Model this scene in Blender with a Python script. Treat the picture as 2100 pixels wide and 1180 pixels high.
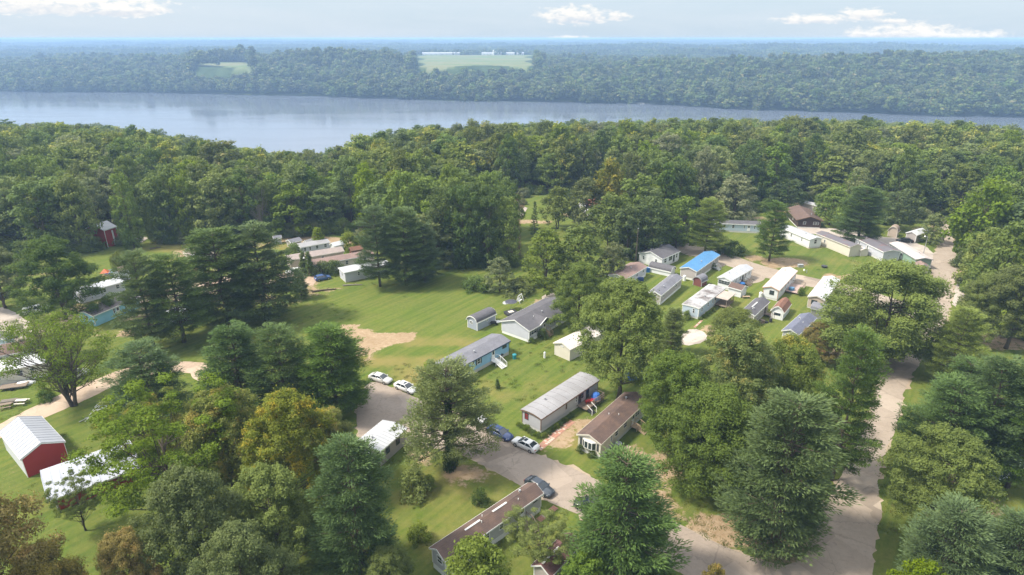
import bpy, math, random
import numpy as np
from mathutils import Vector, Matrix
from mathutils.geometry import tessellate_polygon
for o in list(bpy.data.objects): bpy.data.objects.remove(o)
sc = bpy.context.scene
COL = sc.collection
R = math.radians
# ------------------------------------------------------------------ camera
F, CU, CV = 1283.0, 1050.0, 590.0          # focal length in photo pixels
H = 60.0                                    # metres above the village ground
PITCH = math.atan(512.0 / F)
cp, sp = math.cos(PITCH), math.sin(PITCH)
cam = bpy.data.cameras.new('camera'); camo = bpy.data.objects.new('camera', cam); COL.objects.link(camo)
cam.sensor_width = 36; cam.lens = F / 2100 * 36
camo.location = (0, 0, H); camo.rotation_euler = (math.pi / 2 - PITCH, 0, 0)
cam.clip_start = 0.5; cam.clip_end = 60000
sc.camera = camo
# ------------------------------------------------------------------ light
SUN_EL, SUN_AZ = 52.0, -97.0               # azimuth clockwise from +Y
sd = Vector((math.sin(R(SUN_AZ)) * math.cos(R(SUN_EL)), math.cos(R(SUN_AZ)) * math.cos(R(SUN_EL)), math.sin(R(SUN_EL))))
sl = bpy.data.lights.new('sun', 'SUN'); so = bpy.data.objects.new('sun', sl); COL.objects.link(so)
sl.energy = 3.5; sl.angle = R(9.0); sl.color = (1.0, 0.93, 0.81)
so.rotation_euler = sd.to_track_quat('Z', 'Y').to_euler()
so.location = (-60, -20, 120)
sc.view_settings.view_transform = 'Standard'; sc.view_settings.look = 'None'
sc.view_settings.gamma = 1; sc.view_settings.exposure = 0.96
sc.view_settings.use_curve_mapping = False
sc.cycles.max_bounces = 6; sc.cycles.diffuse_bounces = 4; sc.cycles.glossy_bounces = 2
sc.cycles.transmission_bounces = 3; sc.cycles.volume_bounces = 1; sc.cycles.transparent_max_bounces = 8
sc.cycles.use_denoising = True
HAZE_D = 0.00023
# ------------------------------------------------------------------ sky
world = bpy.data.worlds.new('World'); sc.world = world; world.use_nodes = True
nt = world.node_tree; nt.nodes.clear()
class NT:
    def __init__(s, t): s.t = t
    def n(s, typ, ins=None, **kw):
        nd = s.t.nodes.new(typ)
        for k, v in kw.items(): setattr(nd, k, v)
        for k, v in (ins or {}).items():
            i = nd.inputs[k]
            if isinstance(v, bpy.types.NodeSocket): s.t.links.new(v, i)
            else: i.default_value = v
        return nd
    def math(s, op, a, b=0.0, c=None, clamp=False):
        nd = s.n('ShaderNodeMath', {0: a, 1: b}, operation=op, use_clamp=clamp)
        if c is not None:
            if isinstance(c, bpy.types.NodeSocket): s.t.links.new(c, nd.inputs[2])
            else: nd.inputs[2].default_value = c
        return nd.outputs[0]
    def mix(s, f, a, b, blend='MIX'):
        nd = s.n('ShaderNodeMix', data_type='RGBA', blend_type=blend)
        for i, v in ((0, f), (6, a), (7, b)):
            if isinstance(v, bpy.types.NodeSocket): s.t.links.new(v, nd.inputs[i])
            else:
                if i and len(v) == 3: v = (*v, 1)
                nd.inputs[i].default_value = v
        return nd.outputs[2]
    def noise(s, vec, scale, detail=4, rough=.55, dist=0.0, dim='3D'):
        nd = s.n('ShaderNodeTexNoise', {'Scale': scale, 'Detail': detail, 'Roughness': rough, 'Distortion': dist}, noise_dimensions=dim)
        if vec is not None: s.t.links.new(vec, nd.inputs['Vector'])
        return nd.outputs[0]
    def rng(s, v, a, b, c=0.0, d=1.0):
        return s.n('ShaderNodeMapRange', {0: v, 1: a, 2: b, 3: c, 4: d}).outputs[0]
w = NT(nt)
sky = w.n('ShaderNodeTexSky', sky_type='NISHITA', sun_disc=False)
sky.sun_elevation = R(SUN_EL); sky.sun_rotation = R(SUN_AZ)
sky.altitude = 100; sky.air_density = 1.0; sky.dust_density = 1.6; sky.ozone_density = 1.2
geo = w.n('ShaderNodeTexCoord').outputs['Generated']
sep = w.n('ShaderNodeSeparateXYZ', {0: geo})
az = w.math('ARCTAN2', sep.outputs[0], sep.outputs[1])          # 0 at +Y, rad
elv = w.math('ARCSINE', sep.outputs[2])
# thin high veil everywhere + low cumulus laid out by direction
vec2 = w.n('ShaderNodeCombineXYZ', {0: w.math('MULTIPLY', az, 3.0), 1: w.math('MULTIPLY', elv, 26.0)}).outputs[0]
veil = w.rng(w.noise(vec2, 1.1, 6, .6, .6), .30, .72)
vec3 = w.n('ShaderNodeCombineXYZ', {0: w.math('MULTIPLY', az, 13.0), 1: w.math('MULTIPLY', elv, 30.0)}).outputs[0]
puff = w.noise(vec3, 5.0, 8, .62, .3)
def px_dir(u, v):
    d = (u - CU) / F, cp + (v - CV) / F * -sp * -1 * -1, 0
    x = (u - CU) / F; y = cp - (v - CV) / F * sp; z = -sp - (v - CV) / F * cp
    return math.atan2(x, y), math.atan2(z, math.hypot(x, y))
cl = None; shade = None
for (u, v, ru, rv) in [(120, 14, 215, 26), (250, 26, 90, 14), (1175, 36, 95, 24), (1268, 36, 32, 12), (1665, 42, 85, 12), (1768, 32, 60, 14),
                       (1860, 70, 110, 20), (1975, 76, 90, 12), (1765, 72, 40, 10), (1835, 45, 45, 6), (1170, 78, 60, 5), (300, 20, 60, 12),
                       (-500, 30, 190, 26), (2600, 20, 160, 22), (2900, 60, 120, 18), (-900, 50, 150, 20)]:
    a0, e0 = px_dir(u, v)
    ra, re = ru / F * .8, rv / F * .95
    dx = w.math('DIVIDE', w.math('SUBTRACT', az, a0), ra)
    dy = w.math('DIVIDE', w.math('SUBTRACT', elv, e0), re)
    dyn = w.math('MULTIPLY', w.math('MINIMUM', dy, 0.0), 1.7)   # flatter bases
    dyp = w.math('MAXIMUM', dy, 0.0)
    dd = w.math('ADD', w.math('MULTIPLY', dx, dx), w.math('ADD', w.math('MULTIPLY', dyn, dyn), w.math('MULTIPLY', dyp, dyp)))
    m = w.math('SUBTRACT', 1.0, dd)
    cl = m if cl is None else w.math('MAXIMUM', cl, m)
    sh = w.math('MULTIPLY', w.math('MAXIMUM', m, 0.0), dy)
    shade = sh if shade is None else w.math('ADD', shade, sh)
# broken cumulus over the unseen rest of the sky, thickened to add fill light
vec4 = w.n('ShaderNodeVectorMath', {0: geo, 1: (1, 1, 2.2)}, operation='MULTIPLY').outputs[0]
hi = w.math('SUBTRACT', w.noise(vec4, 2.6, 7, .58), .42)
hi = w.math('MULTIPLY', hi, w.math('MULTIPLY', w.rng(elv, .09, .2), 4.0))
cm = w.math('MAXIMUM', w.math('ADD', cl, w.math('MULTIPLY', w.math('SUBTRACT', puff, .5), 3.6)), hi)
cmask = w.rng(cm, -.05, .85)
skc = w.mix(w.rng(elv, 0.0, .5, .78, .25), sky.outputs[0], (4.1, 5.2, 6.3))
skc = w.mix(w.math('MULTIPLY', veil, .55), skc, (4.9, 5.4, 6.0))
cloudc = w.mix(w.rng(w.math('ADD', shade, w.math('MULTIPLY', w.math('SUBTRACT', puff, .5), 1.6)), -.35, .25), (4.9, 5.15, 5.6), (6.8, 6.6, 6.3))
cloudc = w.n('ShaderNodeVectorMath', {0: cloudc, 3: w.rng(elv, .10, .4, 1.0, 3.2)}, operation='SCALE').outputs[0]  # clouds overhead, out of view, brightened as added fill light
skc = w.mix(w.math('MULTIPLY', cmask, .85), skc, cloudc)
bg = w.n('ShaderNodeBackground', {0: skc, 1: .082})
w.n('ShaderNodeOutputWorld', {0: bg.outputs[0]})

# ------------------------------------------------------------------ geometry of the view
def G(u, v, z=0.0):
    x = (u - CU) / F; y = cp - (v - CV) / F * sp; dz = -sp - (v - CV) / F * cp
    t = (z - H) / dz
    return Vector((x * t, y * t, z))
def zc(y, z=0.0): return y * cp + (H - z) * sp
def row_tan(v):                             # drop per metre of forward distance for an image row
    return (sp + (v - CV) / F * cp) / (cp - (v - CV) / F * sp)
def proj(x, y, z):                          # numpy, world -> photo pixel
    d = y * cp + (H - z) * sp
    return CU + F * x / d, CV + F * ((H - z) * cp - y * sp) / d
# ------------------------------------------------------------------ tagging
def tag(o, label=None, cat=None, group=None, kind=None):
    if label: o['label'] = label
    if cat: o['category'] = cat
    if group: o['group'] = group
    if kind: o['kind'] = kind
    return o
def empty(name, loc, rz=0, label=None, cat=None, group=None):
    o = bpy.data.objects.new(name, None); COL.objects.link(o)
    o.empty_display_size = .5; o.location = loc; o.rotation_euler = (0, 0, rz)
    return tag(o, label, cat, group)
def link(name, me, parent=None, mat=None):
    o = bpy.data.objects.new(name, me); COL.objects.link(o)
    if parent is not None: o.parent = parent
    if mat is not None:
        if not me.materials: me.materials.append(mat)
        if me.materials[0] != mat:
            o.material_slots[0].link = 'OBJECT'; o.material_slots[0].material = mat
    return o
class MB:
    def __init__(s): s.v = []; s.f = []
    def add(s, vs, fs):
        k = len(s.v); s.v += [tuple(p) for p in vs]; s.f += [tuple(i + k for i in f) for f in fs]; return s
    def box(s, x0, y0, z0, x1, y1, z1):
        if x0 > x1: x0, x1 = x1, x0
        if y0 > y1: y0, y1 = y1, y0
        if z0 > z1: z0, z1 = z1, z0
        return s.add([(x0, y0, z0), (x1, y0, z0), (x1, y1, z0), (x0, y1, z0), (x0, y0, z1), (x1, y0, z1), (x1, y1, z1), (x0, y1, z1)],
              [(0, 3, 2, 1), (4, 5, 6, 7), (0, 1, 5, 4), (1, 2, 6, 5), (2, 3, 7, 6), (3, 0, 4, 7)])
    def bar(s, p, q, t):                    # square bar between two points
        return s.tube([p, q], [t * .7, t * .7], 4)
    def tube(s, pts, rad, n=6, cap=True):
        pts = [Vector(p) for p in pts]; base = len(s.v)
        for i, p in enumerate(pts):
            d = (pts[min(i + 1, len(pts) - 1)] - pts[max(i - 1, 0)])
            if d.length < 1e-6: d = Vector((0, 0, 1))
            d.normalize()
            a = d.cross(Vector((0, 0, 1)) if abs(d.z) < .9 else Vector((1, 0, 0))).normalized(); b = d.cross(a)
            for k in range(n):
                th = 2 * math.pi * (k + .5) / n
                s.v.append(tuple(p + (a * math.cos(th) + b * math.sin(th)) * rad[i]))
        for i in range(len(pts) - 1):
            for k in range(n):
                s.f.append((base + i * n + k, base + i * n + (k + 1) % n, base + (i + 1) * n + (k + 1) % n, base + (i + 1) * n + k))
        if cap:
            s.f.append(tuple(base + k for k in reversed(range(n))))
            s.f.append(tuple(base + (len(pts) - 1) * n + k for k in range(n)))
        return s
    def extr(s, prof, a0, a1, sg=1):        # closed profile of (b, z), extruded along a
        n = len(prof)
        vs = [(a0, sg * b, z) for b, z in prof] + [(a1, sg * b, z) for b, z in prof]
        fs = [(i, (i + 1) % n, n + (i + 1) % n, n + i) for i in range(n)] + [tuple(range(n))[::-1], tuple(range(n, 2 * n))]
        return s.add(vs, fs)
    def mesh(s, name, mat=None, smooth=False, fix=True):
        me = bpy.data.meshes.new(name); me.from_pydata(s.v, [], s.f)
        if fix:
            import bmesh
            bm = bmesh.new(); bm.from_mesh(me); bmesh.ops.recalc_face_normals(bm, faces=bm.faces); bm.to_mesh(me); bm.free()
        if smooth: me.polygons.foreach_set('use_smooth', [True] * len(me.polygons))
        me.update()
        if mat: me.materials.append(mat)
        return me
    def build(s, name, mat=None, parent=None, smooth=False):
        return link(name, s.mesh(name, mat, smooth), parent)
def np_mesh(name, V, Q, mat=None, attrs=None, smooth=False):
    me = bpy.data.meshes.new(name); n = len(V); m = len(Q); k = Q.shape[1]
    me.vertices.add(n); me.vertices.foreach_set('co', np.ascontiguousarray(V, dtype=np.float32).ravel())
    me.loops.add(m * k); me.loops.foreach_set('vertex_index', np.ascontiguousarray(Q, dtype=np.int32).ravel())
    me.polygons.add(m); me.polygons.foreach_set('loop_start', np.arange(0, m * k, k, dtype=np.int32))
    if smooth: me.polygons.foreach_set('use_smooth', np.ones(m, dtype=bool))
    me.update(calc_edges=True)
    for a, (typ, arr) in (attrs or {}).items():
        at = me.attributes.new(a, typ, 'POINT')
        at.data.foreach_set('vector' if typ == 'FLOAT_VECTOR' else 'value', np.ascontiguousarray(arr, dtype=np.int32 if typ == 'INT' else np.float32).ravel())
    if mat: me.materials.append(mat)
    return me
# ------------------------------------------------------------------ materials
def newmat(name):
    m = bpy.data.materials.new(name); m.use_nodes = True; m.node_tree.nodes.clear()
    return m, NT(m.node_tree)
def finish(t, col, rough=.7, spec=.3, bump=None, bs=.3, bd=.05, metal=0, coat=0, **kw):
    ins = {'Base Color': col, 'Roughness': rough, 'Specular IOR Level': spec, 'Metallic': metal, 'Coat Weight': coat}
    if bump is not None:
        ins['Normal'] = t.n('ShaderNodeBump', {'Strength': bs, 'Distance': bd, 'Height': bump}).outputs[0]
    ins.update(kw)
    p = t.n('ShaderNodeBsdfPrincipled', ins)
    t.n('ShaderNodeOutputMaterial', {0: p.outputs[0]}); return p
def C4(c): return (*c, 1) if len(c) == 3 else c
MATS = {}
def paint(name, c, rough=.6, var=.15, scale=1.2, dirt=(.25, .22, .18), da=.25, siding=0, vert=False, ribs=0, metal=0, spec=.3, coat=0):
    if name in MATS: return MATS[name]
    m, t = newmat(name); oc = t.n('ShaderNodeTexCoord').outputs['Object']
    n1 = t.noise(oc, scale, 5, .6); n2 = t.noise(oc, scale * 9, 4, .6)
    col = t.mix(t.rng(n1, .3, .7, 0, var), C4(c), tuple(x * .55 for x in c))
    col = t.mix(t.rng(n2, .55, .8, 0, da), col, C4(dirt))
    bump = n2
    if siding:
        sx = t.n('ShaderNodeSeparateXYZ', {0: oc}); s_ = sx.outputs[0 if vert else 2]
        if vert: s_ = t.math('ADD', sx.outputs[0], sx.outputs[1])
        saw = t.math('FRACT', t.math('DIVIDE', s_, siding))
        bump = t.math('ADD', t.math('MULTIPLY', saw, 1.0), t.math('MULTIPLY', n2, .1))
        col = t.mix(t.rng(saw, .88, 1, 0, .3), col, tuple(x * .4 for x in c))
    finish(t, col, rough, spec, bump, .35, .03 if siding else .02, metal, coat)
    MATS[name] = m; return m
def roofmat(name, c, c2, stain=(.2, .18, .17), sa=.3, scale=.5, shingle=True, rough=.85):
    if name in MATS: return MATS[name]
    m, t = newmat(name); oc = t.n('ShaderNodeTexCoord').outputs['Object']
    big = t.noise(oc, scale, 5, .65, .4); fine = t.noise(oc, 14, 3, .7)
    col = t.mix(t.rng(big, .35, .65), C4(c), C4(c2))
    col = t.mix(t.rng(t.noise(oc, scale * 2.3, 6, .7), .5, .72, 0, sa), col, C4(stain))
    bump = fine
    if shingle:
        mp = t.n('ShaderNodeMapping', {0: oc, 3: (1, 1, 1)})
        br = t.n('ShaderNodeTexBrick', {'Vector': mp.outputs[0], 'Color1': (.8, .8, .8, 1), 'Color2': (1.15, 1.15, 1.15, 1), 'Mortar': (.55, .55, .55, 1), 'Scale': 1.0,
                 'Mortar Size': .02, 'Brick Width': .5, 'Row Height': .2})
        col = t.mix(.45, col, br.outputs[0], 'MULTIPLY'); bump = t.math('ADD', br.outputs[1], fine)
        col = t.mix(t.rng(fine, .35, .7, 0, .3), col, tuple(x * .5 for x in c))
    finish(t, col, rough, .25, bump, .4, .02)
    MATS[name] = m; return m
def flat(name, c, rough=.5, metal=0, spec=.4, coat=0):
    if name in MATS: return MATS[name]
    m, t = newmat(name); oc = t.n('ShaderNodeTexCoord').outputs['Object']
    col = t.mix(t.rng(t.noise(oc, 6, 3), .3, .7, 0, .35), C4(c), tuple(x * .7 for x in c))
    finish(t, col, rough, spec, None, metal=metal, coat=coat)
    MATS[name] = m; return m
def leafmat(name, c1, c2, c3=None, yf=0.0, hv=.022, vv=.35, trans=.42, big=.25):
    """c1 at low tint, c2 at high tint (clump tops, pine tips), c3 turning leaves covering about yf of the crown"""
    if name in MATS: return MATS[name]
    m, t = newmat(name)
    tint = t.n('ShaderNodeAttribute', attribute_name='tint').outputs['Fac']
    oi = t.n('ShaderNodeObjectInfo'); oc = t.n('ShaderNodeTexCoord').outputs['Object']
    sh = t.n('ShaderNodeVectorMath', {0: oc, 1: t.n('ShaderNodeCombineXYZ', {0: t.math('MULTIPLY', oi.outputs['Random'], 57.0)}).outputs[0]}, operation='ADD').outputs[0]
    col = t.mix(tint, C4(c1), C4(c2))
    if c3 is not None:
        nz = t.noise(sh, big, 4, .6)
        col = t.mix(t.math('MULTIPLY', t.rng(t.math('ADD', nz, t.math('MULTIPLY', t.math('SUBTRACT', tint, .5), .16)), .66 - yf * .32, .72 - yf * .3), .9), col, C4(c3))
    r = oi.outputs['Random']
    r2 = t.math('FRACT', t.math('MULTIPLY', r, 7.31))
    hsv = t.n('ShaderNodeHueSaturation', {'Hue': t.math('ADD', .5, t.math('MULTIPLY', t.math('SUBTRACT', r2, .5), hv)),
              'Saturation': t.math('ADD', .85, t.math('MULTIPLY', t.math('FRACT', t.math('MULTIPLY', r, 3.7)), .3)),
              'Value': t.math('ADD', 1 - vv / 2, t.math('MULTIPLY', r, vv)), 'Color': col})
    p = t.n('ShaderNodeBsdfPrincipled', {'Base Color': hsv.outputs[0], 'Roughness': .6, 'Specular IOR Level': .22})
    tr = t.n('ShaderNodeBsdfTranslucent', {0: t.mix(.5, hsv.outputs[0], (.16, .2, .02))})
    ms = t.n('ShaderNodeMixShader', {0: trans}); t.t.links.new(p.outputs[0], ms.inputs[1]); t.t.links.new(tr.outputs[0], ms.inputs[2])
    t.n('ShaderNodeOutputMaterial', {0: ms.outputs[0]})
    MATS[name] = m; return m
# ------------------------------------------------------------------ terrain
def sines(x, y, scale, seed, n=7):
    rg = np.random.RandomState(seed); o = 0
    for i in range(n):
        a = rg.rand() * 6.28; k = 2 * math.pi / (scale * (.5 + 1.1 * rg.rand())); ph = rg.rand() * 6.28
        o = o + np.sin((x * math.cos(a) + y * math.sin(a)) * k + ph)
    return o / math.sqrt(n)
SKYL_U = np.array([-900, 0, 200, 330, 450, 540, 640, 700, 760, 830, 880, 1000, 1200, 1400, 1600, 1750, 1900, 2100, 3000.])
SKYL_V = np.array([262, 262, 266, 280, 302, 318, 322, 315, 292, 276, 267, 266, 260, 256, 256, 254, 262, 272, 290.])
SHORE = [G(u, v, -50) for u, v in ((-300, 186), (0, 189), (300, 191), (600, 197), (900, 207), (1200, 212), (1300, 213), (1340, 216), (1500, 224), (1800, 235), (2100, 243), (2500, 256))]
SX = np.array([p.x for p in SHORE]); SY = np.array([p.y for p in SHORE])
def shore_y(x): return np.interp(x, SX, SY) + 6 * np.sin(x / 37.0)
def uv_guess(x, y):
    yy = np.maximum(y, 30.0)
    return CU + F * x / (yy * cp + 70 * sp)
def smooth(a, b, t):
    t = np.clip((t - a) / (b - a), 0, 1); return t * t * (3 - 2 * t)
def elev(x, y):
    x = np.asarray(x, dtype=float); y = np.asarray(y, dtype=float)
    u = uv_guess(x, y)
    v = np.interp(u, SKYL_U, SKYL_V)
    tt = (sp + (v - CV) / F * cp) / (cp - (v - CV) / F * sp)
    near = H - y * tt - 21.5 + 1.6 * sines(x, y, 60, 5)
    near = np.where(near > -2, -2 + 2 * (1 - np.exp(-(near + 2) / 2)), near)      # soft shoulder onto the flat
    near = np.minimum(near, 0.0); near = np.where(y < 225, near * smooth(180, 225, y), near)
    near = np.clip(near, -57, 0)
    s = y - shore_y(x)
    def hl(x0, y0, sx, sy, a): return a * np.exp(-((x - x0) / sx) ** 2 - ((y - y0) / sy) ** 2)
    hill = hl(-440, 1640, 210, 190, 33) + hl(-900, 1900, 260, 200, 14) + hl(860, 1330, 300, 190, 26) + hl(430, 1500, 240, 200, 14) + hl(-200, 1750, 160, 150, 10) + hl(1350, 1750, 400, 300, 22) \
        + hl(1500, 3300, 1700, 420, 22) + hl(500, 2700, 500, 260, 12) + hl(-1500, 3100, 700, 350, 14) + hl(-400, 4200, 900, 400, 14) + hl(-2600, 5600, 1500, 500, 16)
    fz = -54 + 6 * smooth(-10, 60, s) + 20 * smooth(0, 330, s) + 20 * smooth(350, 2600, s) + 22 * smooth(2400, 7000, s) + hill \
        + smooth(60, 600, s) * (6.5 * sines(x, y, 650, 11) + 3.2 * sines(x, y, 190, 12)) + smooth(1500, 4000, s) * 7 * sines(x, y, 1700, 15)
    u_ = uv_guess(x, y)
    for (u0, u1, y0, y1, z0, k) in ((850, 1098, 1490, 2430, .2, .0026), (395, 522, 1500, 1700, -2.0, .025), (735, 810, 1980, 2230, -1.6, .012)):
        w1 = smooth(u0 - 26, u0 + 10, u_) * (1 - smooth(u1 - 10, u1 + 26, u_)) * smooth(y0 - 50, y0 + 10, y) * (1 - smooth(y1 + 20, y1 + 160, y))
        fz = fz * (1 - w1) + (z0 + (y - y0) * k) * w1
        w2 = smooth(u0 - 26, u0 + 10, u_) * (1 - smooth(u1 - 10, u1 + 26, u_)) * smooth(y0 - 330, y0 - 200, y) * (1 - smooth(y0 - 60, y0 - 10, y))
        fz = np.where(w2 > 0, fz * (1 - w2) + np.minimum(fz, z0 - 33) * w2, fz)
    fz = np.minimum(fz, 45 - .0031 * y + 19 * smooth(6500, 9300, y) + 3.0 * sines(x, y, 900, 14))
    mid = np.where(s > -120, -57 + (fz + 57) * smooth(-60, 0, s), near)
    return np.where(s > 0, fz, mid)
# two far clearings: (u0, u1, y0, y1)
FIELDS = [(862, 1086, 1510, 2400), (405, 512, 1510, 1680), (745, 800, 1995, 2210)]
def field_mask(x, y):
    u = uv_guess(x, y) ; m = np.zeros_like(np.asarray(u, dtype=float))
    for i, (u0, u1, y0, y1) in enumerate(FIELDS):
        jag = 10 * np.sin(y / 60.0 + i)
        m = np.maximum(m, ((u > u0 + jag) & (u < u1 + jag) & (y > y0 + 40 * np.sin(u / 30.)) & (y < y1)).astype(float))
    return m
def pip(x, y, poly):
    x = np.asarray(x); y = np.asarray(y); ins = np.zeros(x.shape, dtype=bool); n = len(poly)
    for i in range(n):
        x0, y0 = poly[i][0], poly[i][1]; x1, y1 = poly[(i + 1) % n][0], poly[(i + 1) % n][1]
        c = ((y0 > y) != (y1 > y)) & (x < (x1 - x0) * (y - y0) / ((y1 - y0) if y1 != y0 else 1e-9) + x0)
        ins ^= c
    return ins
FRONT = [(-400, 560), (0, 524), (200, 514), (262, 500), (275, 466), (325, 468), (340, 499), (450, 492), (560, 486), (715, 478), (745, 500), (830, 520), (900, 545), (1062, 545),
         (1074, 398), (1240, 396), (1262, 470), (1290, 522), (1400, 497), (1425, 450), (1560, 435), (1600, 415), (1690, 412), (1720, 450), (1800, 458), (1900, 455), (1915, 432), (1950, 434), (1968, 500), (1990, 590), (2040, 655), (2100, 690), (2500, 780)]
FU = np.array([a for a, b in FRONT], float); FVv = np.array([b for a, b in FRONT], float)
def in_forest(x, y):
    u, v = proj(x, y, 0.0)
    return v < np.interp(u, FU, FVv)
def pxpoly(pts, jit=0.0, step=2.0, seed=0, z=0.0):
    P = [G(u, v, 0) for u, v in pts]; rg = random.Random(seed); o = []
    for i, p in enumerate(P):
        q = P[(i + 1) % len(P)]; n = max(1, int((q - p).length / step))
        nx = Vector((-(q - p).y, (q - p).x, 0)).normalized()
        for k in range(n):
            r = p.lerp(q, k / n) + nx * rg.uniform(-jit, jit); o.append((r.x, r.y, z))
    return o
def chaikin(pts, n=2):
    for _ in range(n):
        o = []
        for i in range(len(pts)):
            a, b = pts[i], pts[(i + 1) % len(pts)]
            o += [(a[0] * .75 + b[0] * .25, a[1] * .75 + b[1] * .25), (a[0] * .25 + b[0] * .75, a[1] * .25 + b[1] * .75)]
        pts = o
    return pts
def sheet(name, pts, z, mat, jit=.15, step=1.2, seed=0, sm=1, label=None):
    pl = pxpoly(chaikin(pts, sm), jit, step, seed, z)
    tr = tessellate_polygon([[Vector(p) for p in pl]])
    me = bpy.data.meshes.new(name); me.from_pydata(pl, [], [tuple(t) for t in tr]); me.materials.append(mat)
    for p in me.polygons:
        if p.normal.z < 0: p.flip()
    me.update()
    o = link(name, me); tag(o, kind='structure', label=label); return o
# soft marks baked on the ground: (u, v, ru, rv, strength) for dirt and dry grass
DIRT = [(645, 595, 55, 8, .62), (600, 612, 40, 6, .55), (975, 895, 60, 18, .0), (960, 975, 60, 26, .75), (860, 935, 45, 26, .75), (1150, 900, 38, 26, .85), (1190, 870, 45, 18, .75), (1110, 945, 40, 14, .7),
        (1280, 930, 40, 25, .65), (1370, 960, 70, 40, .85), (1340, 1040, 60, 60, .7), (1500, 1090, 120, 40, .9), (1600, 1120, 90, 36, .9), (1240, 880, 25, 14, .5), (1215, 685, 32, 12, .9), (1160, 700, 25, 8, .6),
        (1120, 620, 40, 7, .75), (1060, 610, 40, 8, .5), (1610, 540, 55, 12, .9), (1545, 530, 28, 7, .75), (1700, 570, 20, 9, .8), (1740, 570, 25, 8, .85), (1380, 520, 30, 6, .4), (1440, 590, 8, 3, .3), (1570, 470, 40, 5, .5),
        (1450, 680, 25, 14, .8), (1415, 525, 14, 5, .7), (1740, 725, 60, 16, .85), (1800, 745, 60, 12, .9), (1480, 672, 40, 6, .3), (1570, 590, 12, 5, .3), (260, 683, 26, 8, .95), (205, 690, 16, 6, .7), (120, 990, 30, 5, .6), (90, 1075, 45, 7, .75), (35, 960, 40, 22, .35),
        (820, 545, 80, 8, .6), (900, 545, 60, 8, .6), (640, 492, 120, 7, .9), (700, 497, 90, 6, .8), (400, 520, 60, 12, .8), (520, 500, 60, 8, .6), (300, 515, 60, 5, .4), (500, 585, 220, 60, .5), (230, 640, 140, 26, .55), (90, 640, 60, 12, .35), (60, 570, 120, 40, .4),
        (1690, 505, 70, 8, .6), (1985, 560, 24, 30, .75), (1990, 610, 20, 10, .5), (2070, 705, 70, 16, .9), (2020, 690, 40, 10, .8), (1235, 1110, 30, 22, .6), (1190, 1110, 50, 14, .6), (1150, 1060, 40, 14, .35), (960, 1040, 40, 12, .25),
        (1900, 470, 40, 10, .6), (1700, 420, 100, 14, .75), (1630, 430, 50, 10, .8), (1560, 450, 50, 8, .6), (1850, 430, 100, 12, .6), (1090, 455, 50, 6, .8), (1200, 440, 60, 8, .6), (1750, 1000, 60, 40, .5), (2000, 1060, 90, 50, .6), (2060, 950, 60, 50, .6), (1880, 720, 60, 20, .35), (950, 690, 50, 6, .15), (905, 820, 60, 8, .3), (760, 955, 40, 20, .3)]
DRY = [(820, 740, 160, 14, .75), (900, 700, 140, 12, .7), (1000, 800, 90, 30, .35), (850, 770, 60, 22, .8), (1150, 790, 90, 20, .4), (640, 505, 140, 10, .9), (420, 500, 130, 12, .8), (350, 512, 90, 8, .7), (1000, 1000, 200, 60, .45), (1680, 540, 140, 16, .35), (1640, 640, 120, 20, .2), (900, 1080, 160, 80, .35), (1500, 620, 60, 12, .4), (1200, 900, 80, 30, .8), (1590, 500, 60, 12, .4), (600, 640, 200, 30, .15), (2000, 580, 60, 60, .5), (230, 680, 90, 12, .4)]
def marks(x, y, L):
    u, v = proj(x, y, 0.0); o = np.zeros_like(x)
    for (a, b, ru, rv, s) in L:
        if s <= 0: continue
        d = ((u - a) / ru) ** 2 + ((v - b) / rv) ** 2
        o = np.maximum(o, s * np.clip(1.35 - d, 0, 1))
    if L is DIRT:
        o = np.where(pip(u, v, BARE), 1.15, o)
        for q in (1.0, -1.0): o = np.maximum(o, np.where(pip(u + q * 10, v + q * 2.5, BARE), .55, 0))
    return np.where((y > 30) & (y < 330), o, 0)
BARE = [(684, 674), (700, 669), (742, 669), (756, 680), (800, 683), (850, 689), (838, 698), (800, 705), (772, 716), (748, 736), (736, 728), (740, 712), (716, 700), (698, 688)]

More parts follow.
